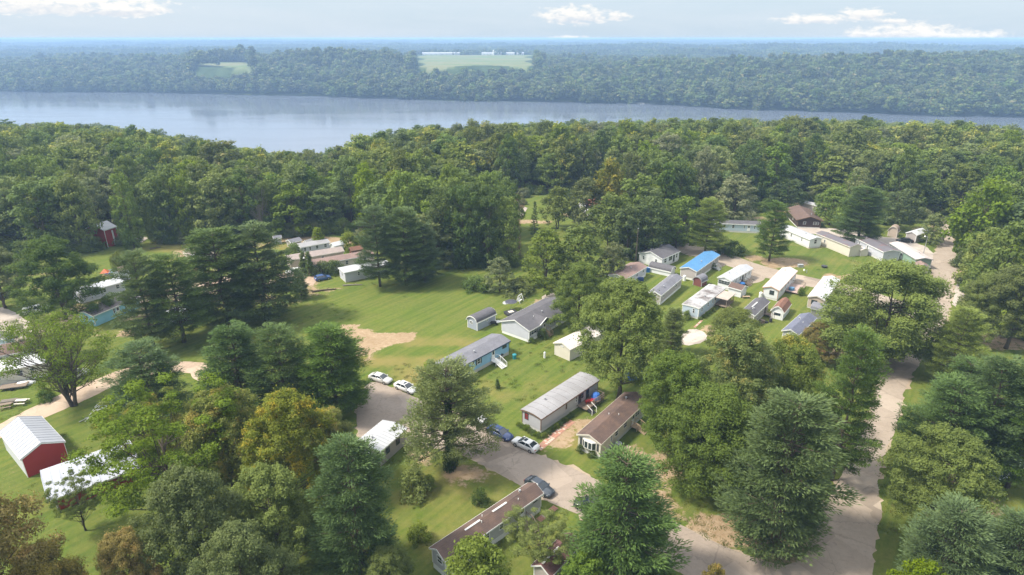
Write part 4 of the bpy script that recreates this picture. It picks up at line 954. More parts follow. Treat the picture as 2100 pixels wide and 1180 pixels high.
# ------------------------------------------------------------------ homes
GLASS = flat('window_glass', (.03, .04, .05), .12, spec=.8)
WHITE = flat('white_trim', (.74, .74, .72)); DARKTRIM = flat('dark_shutter', (.05, .055, .06)); BROWNT = flat('brown_trim', (.19, .12, .08))
BLUET = flat('navy_trim', (.03, .06, .12)); CREAMT = flat('cream_trim', (.62, .58, .50)); WOOD = paint('deck_wood', (.22, .17, .13), .85, .3, 2, siding=.14, vert=True)
TANW = paint('new_wood', (.42, .31, .2), .8, .3, 2); METAL = flat('grey_metal', (.42, .43, .44), .4, .3); DKMETAL = flat('dark_metal', (.05, .05, .055), .5, .2)
SKIRT = paint('skirting', (.60, .59, .57), .7, .25, 1.2, siding=.2, vert=True)
def wallm(name, c, **k): return paint(name, c, .65, .16, .7, (.3, .28, .25), .2, siding=.22, **k)
W_GREY = wallm('grey_siding', (.44, .44, .46)); W_CREAM = wallm('cream_siding', (.60, .56, .47)); W_WHITE = wallm('white_siding', (.66, .67, .68)); W_BLUE = wallm('blue_siding', (.28, .49, .68))
W_LAV = wallm('pale_grey_siding', (.50, .51, .56)); W_TAN = wallm('tan_siding', (.46, .38, .31)); W_RED = paint('barn_red', (.33, .035, .03), .6, .2, .6, (.1, .03, .03), .25, siding=.3, vert=True)
W_GREEN = wallm('green_siding', (.24, .34, .27)); W_BROWN = paint('dark_log_wall', (.07, .045, .04), .8, .2, 1, siding=.3); W_MAUVE = wallm('beige_siding', (.40, .36, .34)); W_PALEB = wallm('pale_blue_siding', (.44, .52, .60)); W_AQUA = wallm('aqua_siding', (.26, .52, .64))
W_SLATE = wallm('blue_grey_siding', (.33, .36, .42)); W_DRED = paint('dark_red_wood', (.17, .06, .05), .7, .2, 1, siding=.3, vert=True); W_GRN2 = paint('weathered_grey_boards', (.20, .21, .18), .8, .3, .8, siding=.3, vert=True)
R_GREYM = roofmat('grey_coated_roof', (.31, .305, .315), (.25, .245, .25), (.24, .22, .22), .45, .3, False, .6)
R_BROWN = roofmat('brown_shingles', (.16, .105, .085), (.105, .075, .065), (.24, .15, .10), .5, .25)
R_CHAR = roofmat('charcoal_shingles', (.13, .125, .135), (.10, .095, .105), (.2, .19, .2), .25)
R_GREY = roofmat('grey_shingles', (.20, .20, .225), (.16, .16, .18), (.26, .25, .26), .3)
R_BLUEG = roofmat('slate_blue_shingles', (.17, .18, .235), (.13, .14, .19), (.22, .22, .26), .3)
R_BLUE = roofmat('blue_metal_roof', (.10, .25, .45), (.09, .22, .40), (.14, .3, .5), .25, .4, False, .45)
R_WHITE = roofmat('white_metal_roof', (.42, .43, .45), (.37, .38, .40), (.5, .48, .45), .2, .4, False, .5)
R_CREAM = roofmat('cream_roof', (.56, .51, .46), (.51, .46, .42), (.5, .42, .37), .3, .4, False, .6)
R_PINK = roofmat('pinkish_brown_shingles', (.28, .19, .165), (.22, .155, .135), (.34, .25, .21), .3)
R_STAIN = roofmat('stained_flat_roof', (.50, .50, .50), (.15, .13, .125), (.10, .085, .08), .9, .32, False, .8)
R_WSTAIN = roofmat('worn_white_roof', (.56, .57, .59), (.47, .48, .50), (.30, .29, .29), .6, .9, False, .6)
R_BARN = roofmat('barn_metal_roof', (.37, .385, .42), (.33, .345, .38), (.45, .45, .46), .2, .3, False, .45)
R_RED = roofmat('rusty_brown_roof', (.24, .12, .08), (.17, .09, .07), (.32, .17, .10), .6, .5)
R_RUST = roofmat('rust_and_dark_roof', (.14, .13, .14), (.12, .115, .13), (.22, .08, .05), .9, .18, False, .8)
R_GREENR = roofmat('faded_pink_grey_roof', (.50, .46, .43), (.44, .38, .36), (.42, .27, .24), .6, .3, False, .8)

def profile(W, h, rise, kind, o=.25):
    if kind == 'gable': return [(-o, h - o * rise / (W / 2)), (W / 2, h + rise), (W + o, h - o * rise / (W / 2))]
    if kind == 'bow': return [(-o + (W + 2 * o) * i / 8, h + rise * math.sin(math.pi * i / 8) ** .8 * 1.0) for i in range(9)]
    if kind == 'barrel': return [(-.06, h - .1)] + [(W / 2 - W / 2 * 1.03 * math.cos(math.pi * i / 8), h + rise * math.sin(math.pi * i / 8)) for i in range(1, 8)] + [(W + .06, h - .1)]
    if kind == 'gambrel': return [(-o, h - .1), (W * .2, h + rise * .68), (W / 2, h + rise), (W * .8, h + rise * .68), (W + o, h - .1)]
    if kind == 'flat': return [(-o, h + .05), (W + o, h + .05 + rise)]
def home(name, label, P0, P1, P2, eave=2.9, rise=.65, roof='gable', wm=None, rm=None, skirt=.55, trim=WHITE, side=None, end=None, W=None, L=None, cat='mobile home', over=.25,
         ridge=None, vents=2, ribs=0, sm=SKIRT, far=True, group=None, doors=()):
    a, b, c = G(*P0), G(*P1), G(*P2)
    e1 = (c - b); L = L or e1.length; e1.normalize(); e2 = Vector((-e1.y, e1.x, 0)); wd = (a - b).dot(e2); s = 1 if wd > 0 else -1
    W = W or max(1.8, abs(wd)); ang = math.atan2(e1.y, e1.x)
    r = empty(name, b, ang, label, cat, group)
    pr = profile(W, eave, rise, roof, over)
    inner = [(max(0.0, min(W, x)), z - .02) for x, z in pr]
    inner[0] = (0, pr[0][1] + (.0 if roof != 'gable' else over * rise / (W / 2))); inner[-1] = (W, pr[-1][1] + (.0 if roof != 'gable' else over * rise / (W / 2)))
    z0 = skirt
    MB().extr([(0, z0)] + [(x, z - .03) for x, z in inner] + [(W, z0)], 0, L, s).build('wall', wm, r)
    if skirt: MB().box(.04, s * .04, -.4, L - .04, s * (W - .04), z0).build('skirting', sm, r)
    th = .11
    mb = MB().extr([(x, z + th) for x, z in pr] + [(x, z) for x, z in reversed(pr)], -over, L + over, s)
    if ribs:
        k = int((L + 2 * over) / ribs)
        for i in range(k + 1):
            xx = -over + i * (L + 2 * over) / k
            for (x0_, zz0), (x1_, zz1) in zip(pr, pr[1:]):
                mb.extr([(x0_, zz0 + th + .005), (x0_, zz0 + th + .05), (x1_, zz1 + th + .05), (x1_, zz1 + th + .005)], xx - .04, xx + .04, s)
    ro = mb.build('roof', rm, r)
    # fascia boards and gable trim
    fb = MB(); z_ = pr[0][1]; zb = pr[-1][1]
    fb.box(-over, s * (-over - .04), z_ - .14, L + over, s * (-over), z_ + th - .01); fb.box(-over, s * (W + over), zb - .14, L + over, s * (W + over + .04), zb + th - .01)
    for aa in (-over - .035, L + over + .002):
        fb.extr([(x, z + th - .015) for x, z in pr] + [(x, z - .14) for x, z in reversed(pr)], aa, aa + .033, s)
    fb.build('fascia', trim, r)
    for x, y in ((0, 0), (0, W), (L, 0), (L, W)):
        MB().box(x - .03 if x == 0 else x - .1, s * (y - .03 if y == 0 else y - .1), z0, x + .1 if x == 0 else x + .03, s * (y + .1 if y == 0 else y + .03), eave - .05).build('corner_trim', trim, r)
    if ridge is not None and roof in ('gable', 'gambrel'):
        for q0, q1 in ridge: MB().extr([(W / 2 - .14, eave + rise + th + .0), (W / 2, eave + rise + th + .09), (W / 2 + .14, eave + rise + th)], L * q0, L * q1, s).build('ridge_vent', WHITE, ro)
    def zr(bb):
        for (x0, z0_), (x1, z1_) in zip(pr, pr[1:]):
            if x0 <= bb <= x1: return z0_ + (z1_ - z0_) * (bb - x0) / (x1 - x0) + th
        return eave + rise
    rr_ = random.Random(label)
    for i in range(vents):
        la = L * rr_.uniform(.15, .9); bb = W * rr_.choice((.3, .38, .62, .7)); zz = zr(bb)
        if i == 0 : MB().tube([(la, s * bb, zz - .1), (la, s * bb, zz + .28), (la, s * bb, zz + .3), (la, s * bb, zz + .42)], [.1, .1, .2, .16], 8).build('chimney_pipe', METAL, ro)
        else: MB().tube([(la, s * bb, zz - .1), (la, s * bb, zz + .25)], [.06, .06], 6).build('roof_vent', WHITE, ro)
    def fbox(mb, face, c, z0_, z1_, hw, d0, d1):
        if face == 'side': mb.box(c - hw, s * -d0, z0_, c + hw, s * -d1, z1_)
        elif face == 'back': mb.box(c - hw, s * (W + d0), z0_, c + hw, s * (W + d1), z1_)
        elif face == 'end': mb.box(-d0, s * (c - hw), z0_, -d1, s * (c + hw), z1_)
        else: mb.box(L + d0, s * (c - hw), z0_, L + d1, s * (c + hw), z1_)
        return mb
    def window(face, c, w=.9, z=None, h=1.1, shut=None, fm=WHITE, gl=GLASS):
        z = z if z is not None else z0 + .85
        if c <= 1: c = c * (L if face in ('side', 'back') else W)
        m = MB(); hw = w / 2
        for (cc, za, zb_, ww) in ((c - hw + .035, z, z + h, .035), (c + hw - .035, z, z + h, .035), (c, z, z + .07, hw - .07), (c, z + h - .07, z + h, hw - .07), (c, z + h / 2 - .025, z + h / 2 + .025, hw - .07)):
            fbox(m, face, cc, za, zb_, ww, -.01, .06)
        wi = m.build('window', fm, r)
        fbox(MB(), face, c, z + .05, z + h - .05, hw - .05, -.01, .025).build('pane', gl, wi)
        if w > 1.4: 
            for q in range(1, int(w / .7)): fbox(MB(), face, c - hw + q * w / int(w / .7), z + .07, z + h - .07, .03, .026, .055).build('mullion', fm, wi)
        if shut is not None:
            for sg in (-1, 1): fbox(MB(), face, c + sg * (hw + .17), z - .02, z + h + .02, .14, -.01, .05).build('shutter', shut, r)
    def door(face, c, m=WHITE, w=.9, h=2.0, zb=None):
        if c <= 1: c = c * (L if face in ('side', 'back') else W)
        zb = z0 + .05 if zb is None else zb
        d = fbox(MB(), face, c, zb, zb + h, w / 2, -.01, .05).build('door', m, r)
        fbox(MB(), face, c, zb + h * .55, zb + h * .92, w / 2 - .18, .051, .06).build('pane', GLASS, d)
        fbox(MB(), face, c + w * .38, zb + h * .42, zb + h * .48, .03, .051, .1).build('handle', METAL, d)
    if side is None: side = [(.12, .8), (.3, .6), (.55, .8), (.85, .9)] if L > 8 else []
    for q in side: window('side', *q) if not isinstance(q, dict) else window('side', **q)
    if end is None: end = [(.5, 1.0)] if W > 3 and skirt else []
    for q in end: window('end', *q) if not isinstance(q, dict) else window('end', **q)
    if far and L > 9:
        for q in (.15, .4, .65, .88): window('back', q, .8)
    for q in doors: door(*q)
    return dict(root=r, s=s, L=L, W=W, wall=wm, e=eave, fbox=fbox, zr=zr)
def steps(hm, c, rise_h, mat=WOOD, w=1.2, n=4, plat=1.2, rail=True, face='side', label=None):
    """landing and a flight going straight out from the long side"""
    r, s = hm['root'], hm['s']
    st = MB(); st.box(c - w / 2 - .1, s * -.02, rise_h - .12, c + w / 2 + .1, s * -plat, rise_h)
    for dx in (-w / 2, w / 2):
        st.box(c + dx - .05, s * (-plat + .1), -.1, c + dx + .05, s * -plat, rise_h - .12)
    o = st.build('landing', mat, r)
    for i in range(n):
        z = rise_h * (1 - (i + 1) / (n + 1)); y = plat + .28 * i
        MB().box(c - w / 2, s * -(y + .002), z - .06, c + w / 2, s * -(y + .28), z).build('step', mat, r)
    sg = MB()
    for dx in (-w / 2 - .04, w / 2): sg.bar((c + dx, s * -plat, rise_h - .15), (c + dx, s * -(plat + .28 * n), -.05), .08)
    if rail:
        for dx in (-w / 2 - .05, w / 2 + .05):
            for yy, zz in ((.1, rise_h), (plat, rise_h), (plat + .28 * n, 0)):
                sg.box(c + dx - .035, s * -(yy - .035), zz - .05, c + dx + .035, s * -(yy + .035), zz + .95)
            sg.bar((c + dx, s * -.1, rise_h + .93), (c + dx, s * -plat, rise_h + .93), .07); sg.bar((c + dx, s * -plat, rise_h + .93), (c + dx, s * -(plat + .28 * n), .93), .07)
            for q in range(5):
                t_ = (q + .5) / 5; sg.bar((c + dx, s * -(plat + .28 * n * t_), rise_h * (1 - t_)), (c + dx, s * -(plat + .28 * n * t_), rise_h * (1 - t_) + .9), .03)
    sg.build('railing', mat, r)

hA = home('mobile_home', 'long grey single-wide with a bowed grey roof and brown trim, deck with red chairs', (1069, 871), (1109, 889), (1225, 808), 2.75, .32, 'bow', W_GREY, R_GREYM, .5, BROWNT, ribs=1.5,
     side=[dict(c=.42, w=.35, h=1.0, fm=BROWNT), (.60, .55), dict(c=.70, w=.9, shut=None, fm=BROWNT)], end=[dict(c=.76, w=.8, h=1.2, fm=DARKTRIM, gl=flat('red_blind', (.22, .03, .03)))], over=.2, vents=1,
     doors=[('side', .66, DARKTRIM), ('side', .80, DARKTRIM)])
hB = home('mobile_home', 'cream single-wide with brown shingle roof and a bay window with shutters', (1187, 921), (1230, 942), (1322, 852), 2.95, .75, 'gable', W_CREAM, R_BROWN, .6, CREAMT,
     side=[dict(c=.22, w=.55, h=1.1), dict(c=.33, w=1.0), dict(c=.52, w=1.1), dict(c=.8, w=1.5)], end=[], vents=3, ridge=[(.02, .98)] and None, doors=[('side', .70, WHITE)])
hC = home('house', 'grey double-wide house with charcoal roof and a little gabled porch entry', (1025, 685), (1085, 703), (1172, 653), 2.9, 1.35, 'gable', W_LAV, R_CHAR, .6, WHITE,
     side=[dict(c=.10, w=1.9, h=1.3, shut=DARKTRIM), dict(c=.52, w=.9, h=1.3, shut=DARKTRIM), dict(c=.62, w=.9, h=1.3, shut=DARKTRIM), dict(c=.74, w=1.1, shut=DARKTRIM), dict(c=.9, w=1.0, shut=DARKTRIM)], end=[], over=.3, doors=[('side', .34, WHITE)], cat='house', vents=3, sm=WHITE)
hD = home('mobile_home', 'sky blue single-wide with grey shingle roof and white steps, navy shutters', (892, 775), (929, 791), (1044, 727), 3.05, .62, 'gable', W_BLUE, R_GREY, .75, BLUET,
     side=[dict(c=.10, w=.6, shut=DARKTRIM), dict(c=.34, w=.7, h=.6, z=2.1), dict(c=.44, w=1.0, shut=DARKTRIM), dict(c=.91, w=1.3, h=.8, z=2.0, fm=DARKTRIM)], end=[(.5, .8)], doors=[('side', .70, WHITE)], sm=paint('block_skirting', (.50, .48, .44), .8, .2, 1))
hE = home('garage', 'cream garage with a pale pinkish roof partly hidden by the tall dark broadleaf', (1134, 729), (1168, 741), (1236, 705), 2.7, .75, 'gable', W_CREAM, R_CREAM, 0, CREAMT, side=[], end=[dict(c=.5, w=.7, h=.3, z=2.45)], cat='garage', vents=2, far=False)
hF = home('mobile_home', 'long home with a worn brown shingle roof and pale ridge strips, grey siding', (883, 1167), (915, 1188), (1109, 1049), 3.1, .72, 'gable', W_GREY, R_BROWN, .85, WHITE,
     side=[dict(c=.40, w=.9), dict(c=.55, w=.7), dict(c=.93, w=.8, h=.45, z=2.3, fm=DARKTRIM)], end=[dict(c=.42, w=1.0)], ridge=[(.25, .40), (.53, .68)], vents=5, doors=[('side', .78, WHITE)], sm=WHITE)
hG = home('mobile_home', 'home with a white ribbed metal roof and beige walls beside the cul-de-sac', (738, 938), (782, 957), (833, 911), 2.85, .3, 'gable', W_MAUVE, R_WHITE, .4, WHITE, side=[dict(c=.28, w=.9, fm=DARKTRIM), dict(c=.68, w=.9, fm=DARKTRIM)], vents=1, ribs=.62, sm=W_MAUVE)
hH = home('red_barn', 'red barn with a grey-white metal roof and pale side wall', (139.7, 941), (57.6, 980), (14, 924), 3.4, 1.25, 'gable', paint('white_metal_wall', (.55, .56, .58), .5, .15, .7, siding=.3, vert=True), R_BARN, 0, WHITE, side=[], end=[], cat='barn', vents=0, ribs=.95, far=False, over=.18)
s_ = hH['s']; MB().extr([(.05, 0), (.05, 3.3), (hH['W'] / 2, 4.5), (hH['W'] - .05, 3.3), (hH['W'] - .05, 0)], -.05, .01, s_).build('red_gable_wall', W_RED, hH['root'])
hI = home('red_barn', 'low red open-fronted barn under a white metal roof, partly hidden by the locust', (85, 1001), (119, 1048), (285, 985), 2.5, 1.0, 'gable', W_RED, roofmat('bright_white_metal_roof', (.43, .45, .50), (.38, .40, .45), (.5, .5, .52), .2, .4, False, .4), 0, WHITE, side=[], end=[], cat='barn', vents=0, ribs=.95, far=False, over=.7)
for q in (0.02, .25, .5, .75, .98): MB().box(hI['L'] * q - .08, hI['s'] * -.62, -.3, hI['L'] * q + .08, hI['s'] * -.46, 2.3).build('post', WOOD, hI['root'])
# the rows on the right
home('house', 'white double-wide with a near-black roof at the end of the lane', (1304, 541), (1356, 551), (1391, 535), 2.9, 1.25, 'gable', W_WHITE, R_CHAR, .4, WHITE, side=[dict(c=.2, w=1.2, h=1.3), dict(c=.5, w=1.8, h=1.3, fm=METAL), dict(c=.86, w=.9, h=1.3)], end=[(.25, .7), (.8, .5)], cat='house', vents=4, doors=[('side', .7, DARKTRIM)])
home('mobile_home', 'home with a pinkish brown roof half hidden by trees, left of the black-roofed shed', (1249, 584), (1281, 593), (1324, 567), 2.8, .7, 'gable', W_LAV, R_PINK, .7, WHITE, end=[(.5, .9)], sm=WHITE)
home('shed', 'long white barrel-roofed shed with a black roof', (1380, 562), (1374, 568), (1331, 558), 1.5, 1.0, 'barrel', W_WHITE, R_CHAR, 0, WHITE, side=[], end=[], cat='shed', vents=0, W=2.9, far=False)
home('mobile_home', 'grey home with a grey-violet shingle roof in front of the black-roofed shed', (1333, 618), (1353, 627), (1396, 590), 2.75, .6, 'gable', W_MAUVE, R_GREY, .6, WHITE, side=[(.15, .9), (.72, 1.2)], sm=WHITE)
hJ = home('mobile_home', 'pale home with a bright blue metal roof', (1397, 568), (1426, 577), (1472, 543), 2.85, .65, 'gable', W_MAUVE, R_BLUE, .6, WHITE, side=[dict(c=.18, w=.5), dict(c=.42, w=.5), dict(c=.86, w=.8)], end=[], vents=1, ribs=.6, doors=[('side', .74, WHITE)], sm=WHITE)
home('shed', 'small dark red barrel-roofed shed by the blue-roofed home', (1422, 584), (1438, 589.5), (1449, 584), 1.5, 1.1, 'barrel', W_DRED, R_GREY, 0, METAL, side=[], end=[], cat='shed', vents=0, far=False)
hK = home('mobile_home', 'home with a flat roof heavily stained black and white', (1399, 645), (1431, 655), (1484, 612), 2.7, .12, 'bow', W_PALEB, R_STAIN, .4, WHITE, side=[(.12, .7), dict(c=.35, w=.6), dict(c=.52, w=.6), (.85, .8)], end=[dict(c=.3, w=.5)], over=.12, doors=[('side', .62, WHITE)])
hL = home('mobile_home', 'white-roofed home with an enclosed sun room at its near end', (1473, 589), (1496, 597), (1539, 571), 2.85, .55, 'gable', W_WHITE, R_WHITE, .5, WHITE, side=[dict(c=.25, w=.6), dict(c=.45, w=.8), (.7, .9), (.88, .7)], end=[dict(c=.5, w=3.2, h=1.0, fm=METAL)], vents=1, ribs=.9, doors=[('side', .58, DARKTRIM)])
home('shed', 'small white shed with a brown shingle roof behind the stained-roof home', (1526, 603), (1518, 611), (1493, 604), 2.1, .7, 'gable', W_WHITE, R_BROWN, 0, WHITE, side=[], end=[], cat='shed', vents=0, far=False)
hM = home('mobile_home', 'home with a cream roof and a wooden deck, right of the white-roofed one', (1564, 610), (1593, 618), (1630, 577), 2.9, .6, 'gable', W_WHITE, R_CREAM, .5, paint('peach_trim', (.5, .32, .24)), side=[(.2, .7), (.4, .7), (.75, .8)], end=[dict(c=.42, w=1.1, h=1.1, fm=DARKTRIM)], vents=1, doors=[('side', .55, WHITE)])
home('shed', 'rusty brown gambrel-roofed garden shed with a white front', (1581, 652), (1604, 658), (1618, 640), 2.0, 1.3, 'gambrel', W_WHITE, R_RED, 0, WHITE, side=[dict(c=.7, w=.6, h=.5, z=1.2)], end=[], cat='shed', vents=0, far=False, doors=[('end', .5, WHITE, 1.8, 1.7)])
home('mobile_home', 'tan-walled home with a worn white roof behind the grey board shed', (1655, 630), (1686, 638), (1716, 596), 2.85, .6, 'gable', W_TAN, R_WSTAIN, .3, CREAMT, side=[(.3, .7), (.7, .9)], end=[dict(c=.6, w=1.3, h=1.1, fm=DARKTRIM)], vents=1, ribs=.9)
home('shed', 'weathered grey-green board shed with a curved metal roof', (1719, 655), (1709, 663), (1661, 651), 2.4, .7, 'barrel', W_GRN2, R_GREY, 0, METAL, side=[], end=[], cat='shed', vents=0, W=3.2, far=False)
hN = home('mobile_home', 'dark grey-roofed home with a bright ridge strip, between the lime tree and the brown shed', (1518, 662), (1543, 670), (1573, 641), 2.8, .65, 'gable', W_MAUVE, R_CHAR, .5, WHITE, side=[(.25, .6), (.6, .8)], ridge=[(.25, .6)], vents=2, doors=[('side', .8, DARKTRIM)])
home('mobile_home', 'home with a slate blue shingle roof just above the bronze tree', (1601, 703), (1632, 711), (1668, 676), 2.8, .7, 'gable', W_LAV, R_BLUEG, .4, WHITE, side=[(.4, .8)], end=[(.6, .8)], vents=3)
# second row beyond the lane
home('mobile_home', 'light blue long home with a dark roof beyond the lane', (1566, 470), (1557, 479), (1466, 475), 2.9, .6, 'gable', W_PALEB, R_CHAR, .6, WHITE, side=[(.12, .5), (.35, .4), (.6, .8), (.8, .8)], end=[], vents=1, doors=[('side', .25, WHITE)], W=4.2)
home('mobile_home', 'white home with a bright white roof and bay end, right of the upright pine', (1678, 509), (1658, 510), (1598, 484), 2.9, .5, 'gable', W_WHITE, R_WHITE, .5, WHITE, side=[(.25, .5), (.6, .7), (.82, .6)], end=[dict(c=.5, w=1.0, h=1.4)], vents=1, W=4.2)
home('mobile_home', 'cream home with a dark patched roof below the tall pine', (1762, 525), (1740, 527), (1671, 498), 3.1, .55, 'gable', W_CREAM, R_RUST, .3, CREAMT, side=[(.72, .6), (.85, .6)], end=[], vents=1, sm=W_CREAM)
home('shed', 'small cream lean-to shed between the cream home and the rust-roofed one', (1775, 524), (1764, 526), (1758, 523), 2.0, .4, 'gable', W_CREAM, R_CREAM, 0, CREAMT, side=[], end=[], cat='shed', vents=0, far=False, W=2.2)
home('mobile_home', 'blue-grey home with a rust and charcoal roof', (1832, 531), (1808, 537), (1752, 508), 3.0, .55, 'gable', W_LAV, R_RUST, .5, WHITE, side=[dict(c=.55, w=.7, shut=WHITE), (.85, .6)], end=[], vents=1)
home('mobile_home', 'green home with a faded pinkish roof at the road corner', (1897, 547), (1874, 552), (1821, 518), 2.9, .45, 'gable', W_GREEN, R_GREENR, .4, METAL, side=[(.75, .6), dict(c=.9, w=.6)], end=[], vents=2, doors=[('side', .5, WHITE)])
home('shed', 'small pinkish shed at the end of the green home', (1896, 556), (1880, 560), (1873, 553), 2.0, .6, 'gable', W_MAUVE, R_PINK, 0, METAL, side=[], end=[], cat='shed', vents=0, far=False)
home('shed', 'beige arched shed under the dark trees behind the parking lot', (1817, 487), (1838, 488), (1842, 484), 2.0, 1.5, 'barrel', W_TAN, roofmat('tan_roof', (.36, .27, .2), (.3, .23, .18)), 0, CREAMT, side=[], end=[], cat='shed', vents=0, far=False)
home('house', 'small beige house with a pale roof beside the black car', (1853, 495), (1876, 499), (1900, 491), 2.7, .7, 'gable', W_MAUVE, R_WSTAIN, .3, WHITE, side=[(.3, .8), (.7, .8)], end=[], cat='house', vents=0, sm=WHITE)
home('house', 'dark brown log house with a low brown roof', (1678, 466), (1634, 467), (1612, 444), 2.9, 1.2, 'gable', W_BROWN, R_BROWN, .35, BROWNT, side=[(.4, .8)], end=[dict(c=.3, w=.9, h=1.0), dict(c=.8, w=1.8, h=1.0)], cat='house', vents=1, sm=WHITE, over=.6)
home('mobile_home', 'pale trailer behind the dark brown house', (1632, 422), (1640, 428), (1672, 436), 2.6, .4, 'gable', W_MAUVE, R_GREYM, .3, WHITE, vents=0)
home('house', 'white house with a red roof glimpsed between trees at the far clearing', (1192, 434), (1206, 441), (1240, 434), 3.2, 1.6, 'gable', W_WHITE, roofmat('red_roof', (.40, .12, .10), (.5, .2, .17), (.6, .4, .35), .4, .6, False), .2, WHITE, side=[(.3, .9), (.7, .9)], cat='house', vents=0)
# left side
home('mobile_home', 'pale aqua single-wide with a brown-grey roof left of the shaggy pine', (172, 661), (197, 670), (290, 630), 2.7, .6, 'gable', W_AQUA, R_GREY if 0 else roofmat('brown_grey_shingles', (.20, .17, .165), (.16, .14, .14), (.26, .22, .2), .3), .4, WHITE, side=[dict(c=.42, w=.5), dict(c=.72, w=.7, shut=DARKTRIM)], end=[(.5, 1.3)], vents=0, doors=[('side', .5, WHITE)], sm=W_AQUA)
home('mobile_home', 'white-roofed home behind the pale aqua one', (150, 616), (166, 624), (258, 598), 2.7, .5, 'gable', W_LAV, R_WHITE, .4, WHITE, vents=0)
home('mobile_home', 'pale home with a silver roof hidden behind the tall shaggy pines', (345, 661), (363, 669), (434, 637), 2.7, .5, 'gable', W_PALEB, R_BARN, .4, WHITE, vents=0)
home('mobile_home', 'white-roofed home at the left edge behind the thin-leaved tree', (-70, 785), (-42, 802), (99, 771), 2.8, .35, 'bow', W_CREAM, R_WSTAIN, .4, CREAMT, side=[dict(c=.62, w=.9, shut=None), (.8, .7), (.3, .8)], vents=1)
home('mobile_home', 'brown-and-grey-roofed home at the left edge, second from the dirt track', (-85, 750), (-60, 768), (62, 746), 2.8, .7, 'gable', W_LAV, R_BROWN, .4, WHITE, vents=3)
home('shed', 'small white-blue shed at the left edge beside the gravel yard', (26, 710), (16, 716), (-30, 710), 2.6, .9, 'gable', W_PALEB, R_CHAR, 0, WHITE, side=[], end=[], cat='shed', vents=0, far=False)
home('mobile_home', 'white home with a flat white roof in front of the island of pines', (698, 574), (709, 580), (800, 561), 2.8, .1, 'bow', W_LAV, R_WHITE, .4, WHITE, side=[dict(c=.55, w=1.4, h=1.2), (.3, .6), (.85, .7)], end=[(.5, .6)], vents=0, W=4.2)
home('mobile_home', 'cream home with a brownish roof behind the white flat-roofed home', (632, 558), (642, 564), (768, 541), 2.8, .6, 'gable', W_CREAM, R_PINK, .4, WHITE, vents=0, W=4.2)
home('mobile_home', 'tan home with a tan roof behind the clipped bushes', (589, 547), (597, 553), (706, 534), 2.8, .7, 'gable', W_TAN, roofmat('tan_shingles', (.36, .30, .27), (.31, .26, .24)), .4, CREAMT, side=[dict(c=.6, w=.9, fm=WHITE), (.2, .8)], vents=0, W=4.4)
home('mobile_home', 'home with a pale grey roof behind the tan home', (612, 518), (620, 524), (677, 513), 2.5, .4, 'gable', W_LAV, R_GREYM, .3, WHITE, vents=0, W=4)
home('shed', 'tiny grey shed at the foot of the forest', (560, 499), (564, 502), (578, 500), 2.0, .5, 'gable', W_GREY, R_GREY, 0, WHITE, side=[], end=[], cat='shed', vents=0, far=False)
home('shed', 'low grey shed on the dry grass right of the tiny shed', (594, 505), (599, 510), (619, 505), 1.9, .6, 'gable', W_MAUVE, R_GREY, 0, WHITE, side=[], end=[], cat='shed', vents=0, far=False)
home('shed', 'pale blue-grey shed left of the slim lime-green young tree', (627, 508), (632, 511), (645, 507), 1.9, .6, 'gable', W_LAV, R_GREYM, 0, WHITE, side=[], end=[], cat='shed', vents=0, far=False)
home('shed', 'white shed left of the small lime tree', (682, 515), (687, 519), (706, 514), 2.2, .7, 'gable', W_WHITE, R_WSTAIN, 0, WHITE, side=[], end=[], cat='shed', vents=0, far=False)
home('shed', 'brown shed at the top end of the brown-roofed home', (718, 525), (722, 528), (744, 524), 2.1, .7, 'gable', W_DRED, R_RED, 0, BROWNT, side=[], end=[], cat='shed', vents=0, far=False)
home('shed', 'white shed with a tan roof behind the play equipment', (244, 574), (249, 579), (268, 572), 3.0, .6, 'gable', W_LAV, R_PINK, 0, WHITE, side=[], end=[], cat='shed', vents=0, far=False)
home('red_barn', 'tall red barn with a white roof half hidden in the forest on the left', (206, 500), (222, 508), (246, 500), 5.6, 1.4, 'gable', W_RED, R_WHITE, 0, WHITE, side=[dict(c=.62, w=.5, h=4.6, z=.2, gl=WHITE)], end=[], cat='barn', vents=0, far=False, W=7)
# far bank farm
FB = paint('farm_white', (.68, .68, .66))
rf = random.Random(5)
def fhouse(u, y, L, W, e, rise, name, label, cat, group=None, rmx=R_WHITE, ang=0.1):
    x = (u - CU) / F * (y * cp + 45 * sp); z = float(elev(np.array([x]), np.array([y]))[0])
    r = empty(name, (x, y, z), ang, label, cat, group)
    MB().extr([(0, -1), (0, e), (W / 2, e + rise), (W, e), (W, -1)], 0, L).build('wall', FB, r)
    MB().extr([(-.5, e - .1), (W / 2, e + rise + .25), (W + .5, e - .1), (W / 2, e + rise + .02)], -.4, L + .4).build('roof', rmx, r)
    for q in (.2, .5, .8): MB().box(L * q - .8, -.06, 1.0, L * q + .8, .0, 2.6).build('window', GLASS, r)
FG = 'white farm buildings above the far field'
for (u, y, L, W, e, lab) in [(866, 2385, 62, 16, 6, 'long white farm building at the left end of the far field'), (902, 2400, 45, 14, 6, 'second white farm building from the left above the far field'), (930, 2410, 22, 12, 6, 'small white farm house between the long sheds of the far field'),
        (988, 2385, 40, 14, 6, 'white farm shed right of the silo on the far field'), (1015, 2410, 24, 12, 7, 'white farm house in the right group above the far field'), (1038, 2395, 30, 12, 6, 'low white barn in the right group above the far field'),
        (1060, 2410, 26, 12, 6, 'rightmost white farm building above the far field')]:
    fhouse(u, y, L, W, e, 3.2, 'farm_building', lab, 'farm building', FG)
fhouse(692, 1760, 34, 18, 9, 3, 'farm_building', 'pale barn roof on the crest of the far wooded hill', 'farm building', None, R_BARN)
